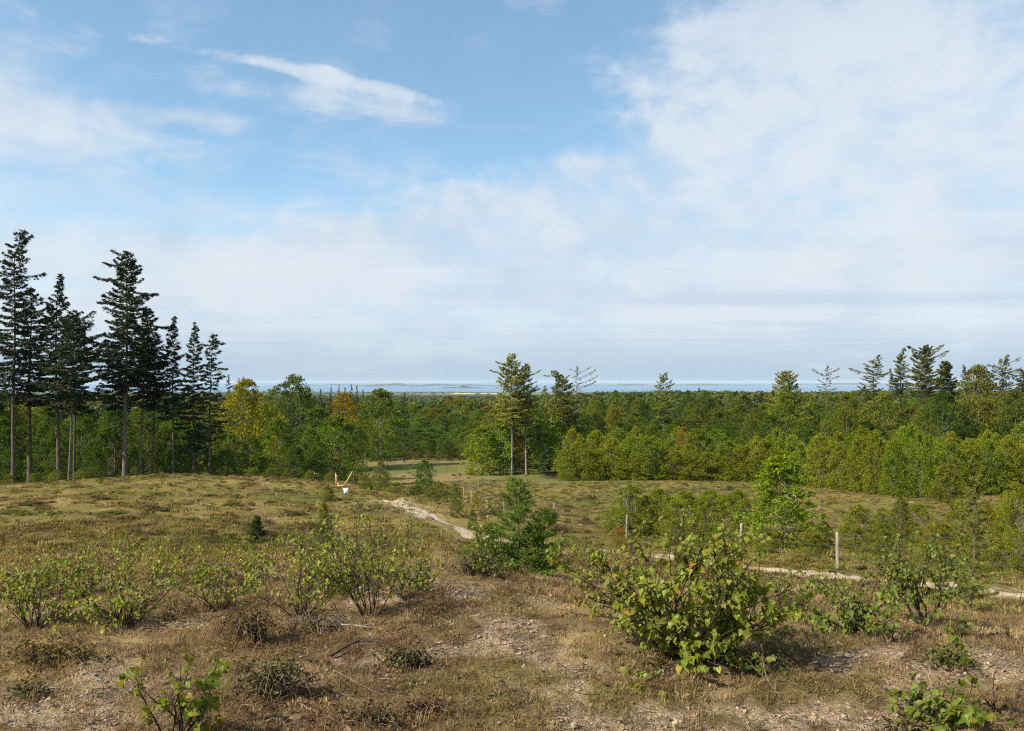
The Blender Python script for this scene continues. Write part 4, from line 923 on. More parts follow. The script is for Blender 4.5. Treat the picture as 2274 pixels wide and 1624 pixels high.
sh(510, 'sparse yellowish birch shrub between the wide bush and the crooked sapling', 490, 1350, 1235, 185, nst=14, ntw=7, nlf=7, leaf=.034, color=(.24, .24, .04), spread=.9, cap=600, n_obj=120, fine=False, thinbase=.2)
sh(511, 'birch shrub rising behind the airy sapling, nearer the path', 846, 1235, 1112, 110, nst=11, ntw=7, nlf=6, leaf=.045, color=(.100, .125, .032), spread=.6, cap=420, n_obj=0, fine=False, name='birch_sapling', cat='sapling')
sh(512, 'thin birch shoots behind the wide bright bush', 285, 1255, 1165, 70, nst=4, ntw=5, nlf=5, leaf=.045, color=(.14, .15, .045), spread=.5, cap=100, n_obj=0, fine=False, name='birch_sapling', cat='sapling')
sh(513, 'pale-leaved spindly sapling beside the feathery green conifer', 1068, 1270, 1108, 55, nst=3, ntw=6, nlf=5, leaf=.040, color=(.20, .20, .07), spread=.3, cap=95, n_obj=0, fine=False, name='birch_sapling', cat='sapling', thinbase=.3)
sh(514, 'dark-leaved sapling on the other side of the feathery conifer', 1312, 1272, 1172, 120, nst=10, ntw=6, nlf=5, leaf=.045, color=(.060, .078, .030), spread=.8, cap=260, n_obj=0, fine=False, name='birch_sapling', cat='sapling')
sh(515, 'low leafy shoots at the foot of the feathery conifer', 1085, 1285, 1215, 100, nst=9, ntw=5, nlf=6, leaf=.040, color=(.110, .130, .034), spread=.9, cap=220, n_obj=0, fine=False, name='birch_sapling', cat='sapling')
sh(516, 'pair of thin leafy shoots by the fence beyond the largest bush', 1738, 1330, 1262, 60, nst=5, ntw=4, nlf=4, leaf=.045, color=(.12, .14, .045), spread=.5, cap=80, n_obj=0, fine=False, name='birch_sapling', cat='sapling')
sh(517, 'light birch shrub filling the gap behind the forked saplings', 740, 1320, 1212, 190, nst=14, ntw=6, nlf=6, leaf=.042, color=(.125, .145, .036), spread=1.0, cap=430, n_obj=0, fine=False, name='birch_sapling', cat='sapling')
sh(518, 'low leafy shrub reaching from the airy sapling towards bare soil', 905, 1330, 1240, 110, nst=9, ntw=5, nlf=6, leaf=.042, color=(.115, .135, .032), spread=.9, cap=200, n_obj=0, fine=False, name='birch_sapling', cat='sapling')
sh(519, 'yellowish shrub behind the dark bush at the end of the row', 130, 1320, 1232, 150, nst=11, ntw=6, nlf=5, leaf=.042, color=(.115, .130, .034), spread=.9, cap=260, n_obj=0, fine=False, name='birch_sapling', cat='sapling')
sh(520, 'light shrub behind the sparse yellowish one', 560, 1300, 1218, 150, nst=10, ntw=6, nlf=5, leaf=.042, color=(.13, .145, .04), spread=.9, cap=240, n_obj=0, fine=False, name='birch_sapling', cat='sapling')
sh(521, 'short trailing shoot with pale leaves beside the largest bush', 1700, 1500, 1448, 70, nst=4, ntw=3, nlf=3, leaf=.055, color=(.12, .145, .028), spread=1.4, cap=26, n_obj=26)
sh(522, 'little green seedling low on the turf near the lower corner', 1985, 1425, 1385, 40, nst=4, ntw=2, nlf=3, leaf=.050, color=(.09, .13, .028), spread=1.0, cap=18, n_obj=18, name='birch_seedling', cat='seedling')
sh(523, 'thin bare-looking seedling at the side edge by the tall shoot', 2225, 1590, 1500, 80, nst=4, ntw=3, nlf=2, leaf=.035, color=(.13, .10, .035), spread=.8, cap=20, n_obj=20, name='birch_seedling', cat='seedling')
sh(524, 'small leafy shrub below the upright many-stemmed shrub', 2120, 1420, 1375, 130, nst=9, ntw=4, nlf=4, leaf=.045, color=(.10, .12, .030), spread=1.3, cap=130, n_obj=80)

for k_, (u, vb, vt, w) in enumerate([(25, 1330, 1262, 110), (95, 1300, 1240, 110), (190, 1310, 1232, 120), (430, 1300, 1232, 120), (520, 1285, 1225, 120), (690, 1290, 1215, 120), (790, 1300, 1200, 120), (880, 1290, 1215, 110), (940, 1310, 1250, 80), (335, 1285, 1225, 110)]):
    sh(540 + k_, 'low yellow-green birch shoots in the shrub band below the rise', u, vb, vt, w, nst=9, ntw=6, nlf=5, leaf=.040, color=(.185, .180, .040) if k_ % 2 else (.160, .170, .034), spread=1.0, cap=105, n_obj=0, fine=False, name='birch_shoots', cat='shrub', group='shoots along the foot of the rise')

# ------------------------------------------------------------------ feathery conifers close by
def near_conifer(seed, label, u, vb, vt, wpx, color, stems, nb, needle=.020, Y=None, name='conifer_sapling', cat='conifer', twig_n=9, sparse=1.0, lows=.9, up=(.12, .75), tr=.012, wood='twig'):
    r = np.random.default_rng(seed); Y = Y or gY(u, vb); x = xu(u, Y); z = h1(x, Y) - .02; h = -(vt - VH) / F * Y - z; w = wpx / F * Y * .5
    wd, fol = MB(), MB()
    for (dx, hf, tilt) in stems:
        hh = h * hf; q = np.linspace(0, 1, 10)
        trunk = np.stack([dx * w + tilt * hh * q ** 1.3 + .012 * hh * np.sin(q * 9 + seed), .02 * hh * np.cos(q * 7 + seed), hh * q], 1); wd.tube(trunk, tr * (1 - .85 * q) * hf, 6)
        for i in range(int(nb * hf)):
            t = (i + r.random()) / (nb * hf); az = i * 2.4 + r.normal(0, .4); e = (1 - t) ** .8 * (lows + (1 - lows) * t) + .07
            Lb = w * e * r.uniform(.55, 1.1) * (1 if hf > .9 else .75); el = up[0] + (up[1] - up[0]) * t + r.normal(0, .12)
            p0 = np.array([np.interp(t, q, trunk[:, j]) for j in range(3)]); o = np.array([math.cos(az), math.sin(az), 0]); pe = np.array([-o[1], o[0], 0])
            s = np.linspace(0, 1, 7)[:, None]; pts = p0 + o * (s * Lb * math.cos(el)) + np.array([0, 0, 1.]) * (s * Lb * math.sin(el) - .12 * Lb * s ** 1.5 + .16 * Lb * s ** 3 + .01)
            wd.tube(pts, np.linspace(.0035, .001, 7), 3, False)
            axes = [(pts, 1.0)]
            for k in range(twig_n):
                ss = .2 + .75 * (k + r.random()) / twig_n; j = min(int(ss * 6), 5); c = pts[j] + (pts[j + 1] - pts[j]) * (ss * 6 - j); sgn = 1 if k % 2 else -1
                tl = (.42 * Lb * (1 - ss) + .035) * r.uniform(.7, 1.2); dd = o * .7 + pe * sgn * .8 + np.array([0, 0, .18]) + r.normal(0, .12, 3); dd /= np.linalg.norm(dd)
                s2 = np.linspace(0, 1, 4)[:, None]; tw = c + dd * tl * s2 + np.array([0, 0, 1]) * (.15 * tl * s2 ** 2); axes.append((tw, .8)); wd.tube(tw, np.linspace(.0018, .0008, 4), 3, False)
            for ax, f in axes:
                seg = np.linalg.norm(np.diff(ax, axis=0), axis=1).sum(); n = int(seg * 420 * sparse) + 3
                tt = r.uniform(.08, 1, n) * (len(ax) - 1); j = np.clip(tt.astype(int), 0, len(ax) - 2); c = ax[j] + (ax[j + 1] - ax[j]) * (tt - j)[:, None]; d = (ax[-1] - ax[0]) / (seg + 1e-9)
                T = d * .65 + unit(n, r) * .9; T[:, 2] += .12; T /= np.linalg.norm(T, axis=1)[:, None]; Ln = needle * r.uniform(.7, 1.2, n)
                fol.diamonds(c + T * (Ln * .5)[:, None], T, unit(n, r), Ln, needle * .20)
    root = thing(name, label, cat, (x, Y, z)); meshobj('trunk', wd.mesh('trunk', [M[wood]], True), root); meshobj('crown', fol.mesh('crown', [M['needle']]), root, color)
near_conifer(601, 'feathery bright green conifer sapling with two leaders', 1152, 1276, 1072, 290, (.104, .165, .022), [(0, 1.0, -.02), (.30, .70, .16), (-.38, .5, -.2), (.1, .45, .3)], 44, .030, twig_n=9, sparse=.62, up=(.15, .85))
near_conifer(602, 'thin feathery larch sapling in front of the pale path', 2158, 1362, 1062, 225, (.17, .175, .034), [(0, 1.0, .03)], 40, .036, twig_n=9, sparse=.8, up=(.05, .7), tr=.016, name='larch_sapling', cat='larch', lows=.8, wood='deadwood')
near_conifer(603, 'little green spruce seedling on the grassy rise', 570, 1208, 1150, 62, (.050, .075, .020), [(0, 1.0, 0)], 40, .05, twig_n=6, sparse=.6, name='spruce_seedling', cat='spruce')

# ------------------------------------------------------------------ shrubs and small trees on the slope beyond the path
PROTO['slope'] = [broadleaf(701 + k, 3, .05, 1.2, 175, 78, .064, 'dome', .9, stems=7, tr=.045, rs=.105, wood_mat='birchbark', jit=.45, up=.4, shell=.3, limbs=50) for k in range(5)]
PROTO['maple'] = [broadleaf(711, 4, .1, 1.25, 210, 42, .11, 'dome', .5, stems=3, tr=.045, rs=.10, jit=.4, shell=.35)]
def sl(kind, u, Y, vt, wpx, c, label, name='birch_shrub', cat='shrub', group=None): return tree(kind, u, Y, vt, wpx, c, label, cat, group, name, .04)
sl('maple', 1736, 33, 1010, 190, (.112, .152, .024), 'bright green young maple behind the wire fence', 'maple_sapling', 'maple')
for (u, Y, vt, w, lab) in [(1402, 38, 1082, 135, 'first birch shrub of the row behind the fence, by the orange gorse'), (1462, 38.5, 1088, 135, 'second birch shrub in the row behind the fence'), (1520, 37, 1092, 135, 'middle birch shrub in the row behind the fence'), (1580, 36, 1090, 135, 'fourth birch shrub in the row behind the fence'), (1638, 35, 1088, 125, 'birch shrub of the row that touches the bright maple')]:
    sl('slope', u, Y, vt, w, jitc((.112, .140, .026), .12), lab)
sl('slope', 1905, 30, 1125, 125, (.125, .130, .032), 'rounded yellowish shrub just behind the pale fence post')
sl('slope', 2000, 33, 1105, 60, (.070, .080, .026), 'narrow dark shrub beside the rounded yellowish one')
sl('slope', 2085, 29, 1160, 120, (.135, .125, .028), 'low yellow-brown shrub behind the larch sapling')
sl('slope', 2262, 27, 1075, 120, (.130, .135, .030), 'tall yellow-green shrub at the picture edge beyond the fence')
sl('slope', 2190, 31, 1120, 100, (.120, .110, .028), 'brownish shrub between the larch sapling and the picture edge')
sl('slope', 2225, 22, 1215, 120, (.095, .110, .028), 'low green shrub at the path edge under the larch sapling boughs')
for (u, Y, vt, w) in [(1965, 25, 1165, 100), (2040, 37, 1120, 90), (2130, 34, 1110, 95), (2150, 24, 1190, 90), (2235, 36, 1095, 100), (1960, 40, 1130, 70), (2290, 21, 1170, 110), (1800, 26, 1195, 90), (2060, 22, 1215, 80), (1700, 30, 1185, 80), (1600, 30, 1190, 80), (1500, 31, 1195, 80)]:
    sl('slope', u, Y, vt, w, jitc((.122, .130, .028), .2), 'yellowish bush in the scrub between the fence and the birch thicket', group='scrub behind the fence')
sl('slope', 1830, 36, 1160, 50, (.085, .10, .026), 'little shrub at the foot of the bright maple')
tree_at('dead_spruce', 'small leafless dead spruce beside the bright maple', 'spruce', [conifer(721, 3, .1, .62, 46, (-.05, .5), .03, .05, 20, .10, .03, .8, tr=.035, hang=.05)], (xu(1826, 40), 40, h1(xu(1826, 40), 40) - .05), (1195 - 1112) / F * 40, None, (.055, .050, .030))
sl('slope', 944, 84, 1022, 66, (.050, .082, .022), 'dense rounded young tree alone on the lower meadow', 'young_birch', 'tree')
sl('slope', 845, 76, 1026, 56, (.095, .115, .028), 'airy young birch beside the dense rounded tree', 'young_birch', 'tree')
for (u, Y, vt, w) in [(812, 68, 1058, 40), (880, 70, 1072, 60), (925, 72, 1078, 60), (980, 76, 1072, 60), (1010, 78, 1075, 40), (960, 70, 1085, 50)]:
    sl('slope', u, Y, vt, w, jitc((.100, .112, .030)), 'low scrub bush on the bank below the rounded meadow tree', 'scrub_bush', 'bush', 'scrub on the bank')
for (u, v, w, hh) in [(500, 1050, 40, 15), (560, 1052, 36, 9), (600, 1054, 40, 14), (640, 1056, 36, 10), (690, 1058, 36, 11), (735, 1064, 36, 9), (20, 1076, 34, 14), (80, 1066, 40, 15), (125, 1060, 34, 16), (180, 1056, 40, 14), (300, 1050, 34, 11), (440, 1049, 34, 8)]:
    Y = 66 if u < 200 else 73
    sl('slope', u, Y, v - hh, w, jitc((.115, .120, .034)), 'low leafy bush along the crest before the wood', 'scrub_bush', 'bush', 'bushes along the crest')
for (u, Y, vt, w, lab) in [(727, 48.5, 1100, 42, 'small green bush beside the white sign'), (720, 15.5, 1188, 50, 'tiny dark shrub at the lower edge of the grassy rise'), (1012, 40, 1122, 40, 'small brown bush at the edge of the path bend'), (1050, 36, 1148, 30, 'tiny brown bush between the path and the fence')]:
    sl('slope', u, Y, vt, w, jitc((.085, .095, .030)), lab)
for (u, Y) in [(30, 33), (70, 36), (120, 44), (170, 52), (215, 40), (265, 58), (330, 34), (385, 38), (420, 36), (455, 46), (520, 37), (560, 33), (600, 42), (655, 36), (700, 34), (640, 54), (480, 62), (350, 62), (90, 55), (560, 60), (250, 28), (60, 25), (420, 27), (690, 26), (590, 25), (330, 24)]:
    x = xu(u, Y); tree_at('heather_clump', 'low dark heather clump on the grassy rise', 'heather', PROTO['slope'], (x, Y, h1(x, Y) - .06), rng.uniform(.12, .26), rng.uniform(.7, 2.0), jitc((.150, .138, .036) if rng.random() < .6 else (.165, .118, .050), .15), 'heather on the rise')
for (u, Y) in [(1120, 62), (1170, 70), (1210, 56), (1260, 66), (1310, 74), (1350, 58), (1420, 68), (1480, 80), (1560, 72), (1620, 84), (1680, 66), (1800, 62), (1870, 56), (1930, 50), (1150, 44), (1240, 40), (1300, 46), (1090, 50), (1330, 88), (1520, 92), (1190, 88), (2020, 52)]:
    x = xu(u, Y); tree_at('heath_bush', 'knee-high bush on the open heath before the birch thicket', 'bush', PROTO['slope'], (x, Y, h1(x, Y) - .06), rng.uniform(.2, .5), rng.uniform(.9, 2.4), jitc((.130, .125, .034) if rng.random() < .6 else (.15, .105, .046), .2), 'bushes on the open heath')
# gorse in flower
def gorse(u, Y, vt, wpx, label, c=(.20, .125, .02), group=None): sl('slope', u, Y, vt, wpx, c, label, 'gorse_bush', 'gorse', group)
gorse(1375, 33, 1176, 42, 'orange-flowered gorse bush beside the path')
gorse(1056, 60, 1096, 22, 'small yellow gorse bush by the far fence posts', (.17, .14, .02))
gorse(2085, 24, 1210, 46, 'yellow-flowered gorse bush behind the many-stemmed shrub', (.16, .13, .02))
for (u, vt) in [(905, 1002), (925, 1004), (950, 1000), (975, 1003), (1000, 1001), (1022, 1005), (1040, 1003)]:
    gorse(u, 176 + rng.uniform(-2, 2), vt, rng.uniform(20, 30), 'yellow gorse bush in the line across the valley meadow', jitc((.120, .105, .026)), 'gorse across the valley meadow')

# ------------------------------------------------------------------ brambles and heather clumps close by
def bramble(seed, u, v, wpx, hpx, label, c=(.075, .062, .026), nst=14, nleaf=260, name='bramble', cat='bramble', leaf=.024, stems=True):
    nst, nleaf, c, hpx = int(nst * 2.2), int(nleaf * 2.6), (c[0] * 1.55, c[1] * 1.35, c[2] * .9), hpx * .85
    r = np.random.default_rng(seed); Y = gY(u, v); x = xu(u, Y); z = h1(x, Y) - .01; w, h = wpx / F * Y, hpx / F * Y
    wd, fol = MB(), MB(); P, D = [], []
    for i in range(nst):
        a = r.uniform(0, 6.28); L_ = w * .5 * r.uniform(.6, 1.15); s = np.linspace(0, 1, 9); hh = h * r.uniform(.5, 1.1)
        p = np.stack([math.cos(a) * L_ * s + r.normal(0, .1 * w), math.sin(a) * L_ * .6 * s + r.normal(0, .06 * w) + 0 * s, hh * np.sin(np.clip(s * 1.15, 0, 1.1) * 2.7)], 1) + np.cumsum(r.normal(0, .012 * w, (9, 3)), 0)
        p[:, 2] = np.maximum(p[:, 2], .004); wd.tube(p, np.linspace(.0032, .0012, 9), 4, False)
        n = nleaf // nst; k = r.uniform(.5, 8, n); j = np.clip(k.astype(int), 0, 7); P.append(p[j] + (p[j + 1] - p[j]) * (k - j)[:, None] + r.normal(0, .022, (n, 3)))
    P = np.vstack(P); P[:, 2] = np.maximum(P[:, 2], .008); n = len(P)
    for i in range(n):
        v_, q = LTC[int(r.integers(0, 4))]; T = unit(1, r)[0]; T[2] *= .5; fol.add(P[i] + (v_ * leaf * r.uniform(.35, 1.3)) @ leaf_frame(T, np.array([0, 0, 1.]) + r.normal(0, .45, 3)).T, q)
    root = thing(name, label, cat, (x, Y, z)); meshobj('stem', wd.mesh('stem', [M['deadwood']], True), root); o = meshobj('foliage', fol.mesh('foliage', [M['heath']], True), root, c)
    o["kind"] = "stuff"
bramble(801, 120, 1470, 190, 50, 'dark bramble patch in front of the dark green bush', nleaf=330)
bramble(802, 555, 1430, 150, 85, 'tangled brown bramble below the crooked sapling', (.075, .060, .030), 18, 360)
bramble(803, 600, 1545, 200, 95, 'grey-green bramble tangle beside the glossy-leaved shrub', (.062, .062, .032), 18, 330)
bramble(804, 905, 1480, 130, 46, 'dark leafy bramble on bare ground with arching stems', (.060, .058, .026), 14, 240)
bramble(805, 935, 1585, 120, 32, 'reddish-brown creeping bramble near the lower edge', (.075, .045, .032), 12, 170)
bramble(806, 1055, 1280, 110, 55, 'dark heather clump at the foot of the feathery conifer', (.050, .045, .028), 22, 420, 'heather', 'heather', .022)
bramble(807, 1640, 1480, 200, 40, 'shaded low bramble beneath the largest bush', (.060, .070, .026), 16, 260)
bramble(808, 60, 1545, 110, 28, 'small flat bramble on the sandy corner', (.055, .058, .030), 10, 110)
bramble(809, 2110, 1475, 130, 34, 'flat green bramble below the small leafy shrub', (.070, .085, .028), 12, 180)
bramble(810, 1745, 1355, 120, 48, 'brown heather mound behind the largest bush', (.085, .062, .034), 20, 320, 'heather', 'heather', .024)
bramble(811, 2040, 1640, 170, 45, 'olive bramble under the lower corner shrub', (.070, .068, .028), 14, 200)
bramble(812, 820, 1610, 190, 40, 'dull brown bramble at the lower edge of the turf', (.062, .052, .028), 14, 210)
bramble(813, 700, 1400, 180, 40, 'dry heap of twigs under the crooked sapling', (.085, .070, .040), 30, 150, 'brushwood', 'brushwood', .020)

# ------------------------------------------------------------------ dead sticks lying about
def stick(seed, pts_uv, rad, label, lift=.012, name='fallen_branch', mat='deadwood', forks=3):
    r = np.random.default_rng(seed); b = MB(); P = []
    for (u, v, l) in pts_uv: Y = gY(u, v); x = xu(u, Y); P.append((x, Y, h1(x, Y) + lift + l))
    P = catmull(P, 6); o = P[0].copy(); P = P - o; b.tube(P, np.linspace(rad, rad * .35, len(P)), 6)
    for k in range(forks):
        j = int(r.integers(2, len(P) - 2)); d = unit(1, r)[0]; d[2] = abs(d[2]) * .5; b.tube(walk(r, P[j], d + (P[j + 1] - P[j]) * 8, r.uniform(.08, .2), 5, .2), np.linspace(rad * .5, rad * .15, 6), 4)
    ob = meshobj(name, b.mesh(name, [M[mat]], True)); ob.location = o; tag(ob, label, 'branch')
stick(821, [(735, 1462, 0), (790, 1448, .05), (850, 1450, .05), (925, 1462, 0)], .0085, 'long curved dark stick arching over the turf', mat='twig')
stick(822, [(740, 1495, 0), (800, 1530, .01), (860, 1556, .0)], .004, 'thin pale straw stem lying beside the tangled brambles')
stick(823, [(960, 1440, 0), (1040, 1425, .03), (1080, 1412, .07)], .005, 'short crooked twig on the sandy soil')
stick(824, [(700, 1392, .0), (760, 1398, .02), (830, 1400, 0)], .010, 'pale dry branch lying under the forked sapling', mat='postwood')
stick(825, [(1388, 1430, 0), (1395, 1395, .06), (1410, 1372, .10)], .003, 'bare little twig standing near the largest bush', mat='twig')
stick(826, [(1735, 1560, 0), (1700, 1520, .05), (1690, 1470, .16), (1702, 1432, .26)], .004, 'bent pale dead twig under the largest bush', mat='deadwood')
stick(827, [(560, 1590, 0), (640, 1560, .02), (720, 1530, .0)], .004, 'slim brown twig slanting across the bramble tangle')

# ------------------------------------------------------------------ grass and heath cover
def tuft(seed, nb, h, spread, width, lean, flat=0.0):
    r = np.random.default_rng(seed); b = MB()
    for i in range(nb):
        a = r.uniform(0, 6.28); p = np.array([math.cos(a), math.sin(a), 0]) * spread * math.sqrt(r.random()); d = r.uniform(0, 6.28); o = np.array([math.cos(d), math.sin(d), 0]); hh = h * r.uniform(.5, 1.15); ln = lean * r.uniform(.3, 1.5)
        s = np.array([-o[1], o[0], 0]) * width * r.uniform(.6, 1.3)
        m_ = p + o * hh * ln * .35 + np.array([0, 0, hh * (.62 - flat)]); t = p + o * hh * ln * 1.05 + np.array([0, 0, hh * (1 - .3 * ln - flat)])
        t[2] = max(t[2], .004); m_[2] = max(m_[2], .006)
        b.add([p - s, p + s, m_ + s * .7, m_ - s * .7, t], [[0, 1, 2, 3]], [[3, 2, 4]])
    return b.mesh('tuft', [M['tuft']])
def clump(seed, n, w, h, leaf):
    r = np.random.default_rng(seed); b = MB(); d = unit(n, r); d[:, 2] = np.abs(d[:, 2]); P = d * np.array([w, w, h]) * (r.random((n, 1)) ** .4)
    T = d + r.normal(0, .6, (n, 3)); T[:, 2] += .4; b.diamonds(P, T, unit(n, r), leaf * r.uniform(.6, 1.3, n), leaf * .35)
    return b.mesh('clump', [M['tuft']])
TUFTS = [tuft(901, 22, .050, .055, .0016, .7), tuft(902, 24, .038, .06, .0016, 1.0), tuft(903, 26, .045, .07, .0017, 1.3, .25), tuft(904, 30, .060, .08, .0015, 1.4, .35), tuft(905, 14, .11, .05, .0016, .5), tuft(906, 10, .22, .05, .0016, .35), clump(907, 60, .06, .035, .022)]
TUFTS2 = [tuft(911, 34, .10, .14, .0045, .9), tuft(912, 34, .085, .16, .005, 1.2, .2), tuft(913, 30, .16, .12, .004, .6), clump(914, 90, .16, .09, .055), clump(915, 90, .20, .06, .06), tuft(916, 14, .30, .08, .004, .4)]
TUFTS3 = [clump(921, 110, .34, .14, .13), clump(922, 110, .26, .20, .12), tuft(923, 50, .20, .36, .016, 1.0), tuft(924, 50, .16, .40, .018, 1.3, .2), tuft(925, 40, .28, .30, .014, .6), clump(926, 90, .45, .09, .14)]
def cover(name, label, y0, y1, dens, meshes, pw, seed, smin, smax, sand_keep=.16, strawf=.16, brownf=.14, gthr=.16):
    r = np.random.default_rng(seed); X1 = .78 * y1 + 1.5; n = int((2 * X1) * (y1 - y0) * dens); x = r.uniform(-X1, X1, n); y = r.uniform(y0, y1, n)
    k = np.abs(x) < .78 * y + 1.5; x, y = x[k], y[k]
    sd = sand_mask(x, y); pn = fbm(x * 1.3, y * 1.3, 3, 95); k = r.random(len(x)) < np.where(sd > .35, sand_keep, .72 + .9 * pn); k &= (path_dist(x, y) > .75 + .6 * r.random(len(x)) + .9 * sstep(x, 4, 9)) | (r.random(len(x)) < .06)
    u = UC + F * x / y; k &= ~((y > 100) & (u > 1190)); k &= ~((y > 80) & (u < 720))
    x, y = x[k], y[k]; n = len(x); z = H(x, y) - .004
    c = ground_col(x, y); f = r.uniform(.6, 1.5, (n, 1)); c = c * f
    green = fbm(x * .9, y * .9, 4, 67) + r.normal(0, .12, n)
    c = np.where((green > gthr)[:, None], c * .35 + .65 * np.array([.115, .120, .030]) * f, c)
    straw = r.random(n) < strawf; c[straw] = np.array([.30, .225, .115]) * r.uniform(.7, 1.15, (straw.sum(), 1))
    br = r.random(n) < brownf; c[br] = np.array([.130, .082, .046]) * r.uniform(.6, 1.1, (br.sum(), 1))
    pw = np.array(pw, float); idx = r.choice(len(pw), n, p=pw / pw.sum())
    s = r.uniform(smin, smax, n); tilt = r.normal(0, .12, (n, 2))
    scatter(name, label, 'grass', np.stack([x, y, z], 1), np.stack([tilt[:, 0], tilt[:, 1], r.uniform(0, 6.28, n)], 1), np.stack([s, s, s * r.uniform(.7, 1.2, n)], 1), idx, c, meshes)
cover('turf_grass', 'short brown and green turf grass close by', 1.6, 9.5, 440, TUFTS, [3, 4, 5, 5, .7, .10, 1.8], 951, .6, 1.35, gthr=.42, brownf=.20, strawf=.20)
cover('slope_grass', 'rough dry grass on the slope down to the path', 9.0, 27, 42, TUFTS2, [3, 3, 1.2, 2, 2, .3], 952, .7, 1.4)
cover('heath_grass', 'tufted heath and dry grass over the rise and the heath', 25, 112, 2.6, TUFTS3, [2, 1, 4, 5, .6, 2], 953, .4, 1.1, strawf=.14, brownf=.05, gthr=.2)
cover('meadow_grass', 'low tufts dotted over the valley meadow', 108, 178, .10, TUFTS3, [2, 2, 1, 1, 1, 2], 954, .8, 1.6)

# ------------------------------------------------------------------ wire fence along the path
def fence():
    spec = [(2620, 17.2), (2330, 19.8), (1860, 22.6), (1643, 28), (1391, 37), (1230, 47), (1120, 57), (1047, 66), (1031, 75), (1062, 90), (1085, 101)]
    P = [(xu(u, Y), Y) for u, Y in spec]; root = thing('wire_fence', 'wire fence on weathered wooden posts running beside the path', 'fence', (P[2][0], P[2][1], h1(*P[2])))
    O = np.array(root.location); r = np.random.default_rng(31); tops = []
    for (x, y) in P:
        b = MB(); h = 1.12 * r.uniform(.95, 1.05); z = h1(x, y); tx, ty = r.normal(0, .04, 2); q = np.array([-.15, .0, .35, .75, .985, 1.0]) * h
        pth = np.stack([tx * q, ty * q, q], 1); b.tube(pth, np.array([.052, .052, .05, .048, .047, .036]), 9); o = meshobj('post', b.mesh('post', [M['postwood']], True), root); o.location = Vector((x, y, z)) - root.location
        tops.append((x + tx, y + ty, z, h))
    for f in (.30, .62, .93):
        for i in range(len(P) - 1):
            a, c = np.array(tops[i][:3]), np.array(tops[i + 1][:3]); a[2] += f * tops[i][3]; c[2] += f * tops[i + 1][3]; s = np.linspace(0, 1, 8)[:, None]; pth = a + (c - a) * s; pth[:, 2] -= .03 * 4 * (s * (1 - s))[:, 0]; pth[:, 1] -= .052
            b = MB(); b.tube(pth - O, (.0024 if i < 5 else .004), 4, False); meshobj('wire', b.mesh('wire', [M['wire']], True), root)
fence()
for i, (u, v, h, lab) in enumerate([(998, 1073, .85, 'dark stake nearest the rounded meadow tree'), (1003, 1073, .7, 'short dark stake second in the cluster on the bank'), (1009, 1074, .8, 'dark stake third in the cluster on the bank'), (1019, 1073, .65, 'dark stake a little apart, nearest the fence')]):
    Y = 95.; x = xu(u, Y); b = MB(); b.tube([[0, 0, -.2], [.02, 0, h * .5], [.03, .01, h], [.03, .01, h + .02]], [.06, .06, .055, .03], 7); o = meshobj('stake', b.mesh('stake', [M['bark']], True)); o.location = (x, Y, h1(x, Y)); tag(o, lab, 'stake')

# ------------------------------------------------------------------ notice on a stand, timber frame behind it
def sign():
    u = 768; Y = gY(u, 1119, 30, 70); x = xu(u, Y); z = h1(x, Y); root = thing('notice_sign', 'white notice board on a black metal stand on the grassy rise', 'sign', (x, Y, z), R(8))
    k = Y / F; H_ = (1117 - 1083) * k
    b = MB(); b.tube([[0, 0, 0], [0, 0, H_ * .70]], .026, 8); b.tube([[0, 0, H_ * .62], [0, 0, H_ * .72]], .032, 8); meshobj('post', b.mesh('post', [M['blackmetal']], True), root)
    for a in (25, 115, 205, 295):
        b = MB(); c, s = math.cos(R(a)), math.sin(R(a)); b.tube([[0, 0, .10], [c * .16, s * .16, .05], [c * .34, s * .34, .018]], [.02, .018, .015], 6); meshobj('foot', b.mesh('foot', [M['blackmetal']], True), root)
    bw, bh = 9.6 * k, 11.6 * k; bd = MB(); bd.box((0, 0, 0), (bw, .018, bh)); o = meshobj('board', bd.mesh('board', [M['paper']]), root); o.location = (.01, -.035, H_ * .70 + bh * .46); o.rotation_euler = (R(-14), R(-4), 0)
    def mark(nm, cx, cz, w, h):
        q = MB(); q.box((cx, -.0115, cz), (w, .003, h)); meshobj(nm, q.mesh(nm, [M['ink']]), o)
    mark('printed_mark', -.26 * bw, .34 * bh, .17 * bw, .15 * bh); mark('printed_mark', -.04 * bw, .33 * bh, .13 * bw, .12 * bh); mark('printed_mark', .16 * bw, .35 * bh, .17 * bw, .15 * bh)
    mark('printed_line', .04 * bw, .20 * bh, .22 * bw, .025 * bh)
    for i in range(5): mark('printed_line', 0, (.06 - .09 * i) * bh, (.6 - .05 * (i % 2)) * bw, .010 * bh)
sign()
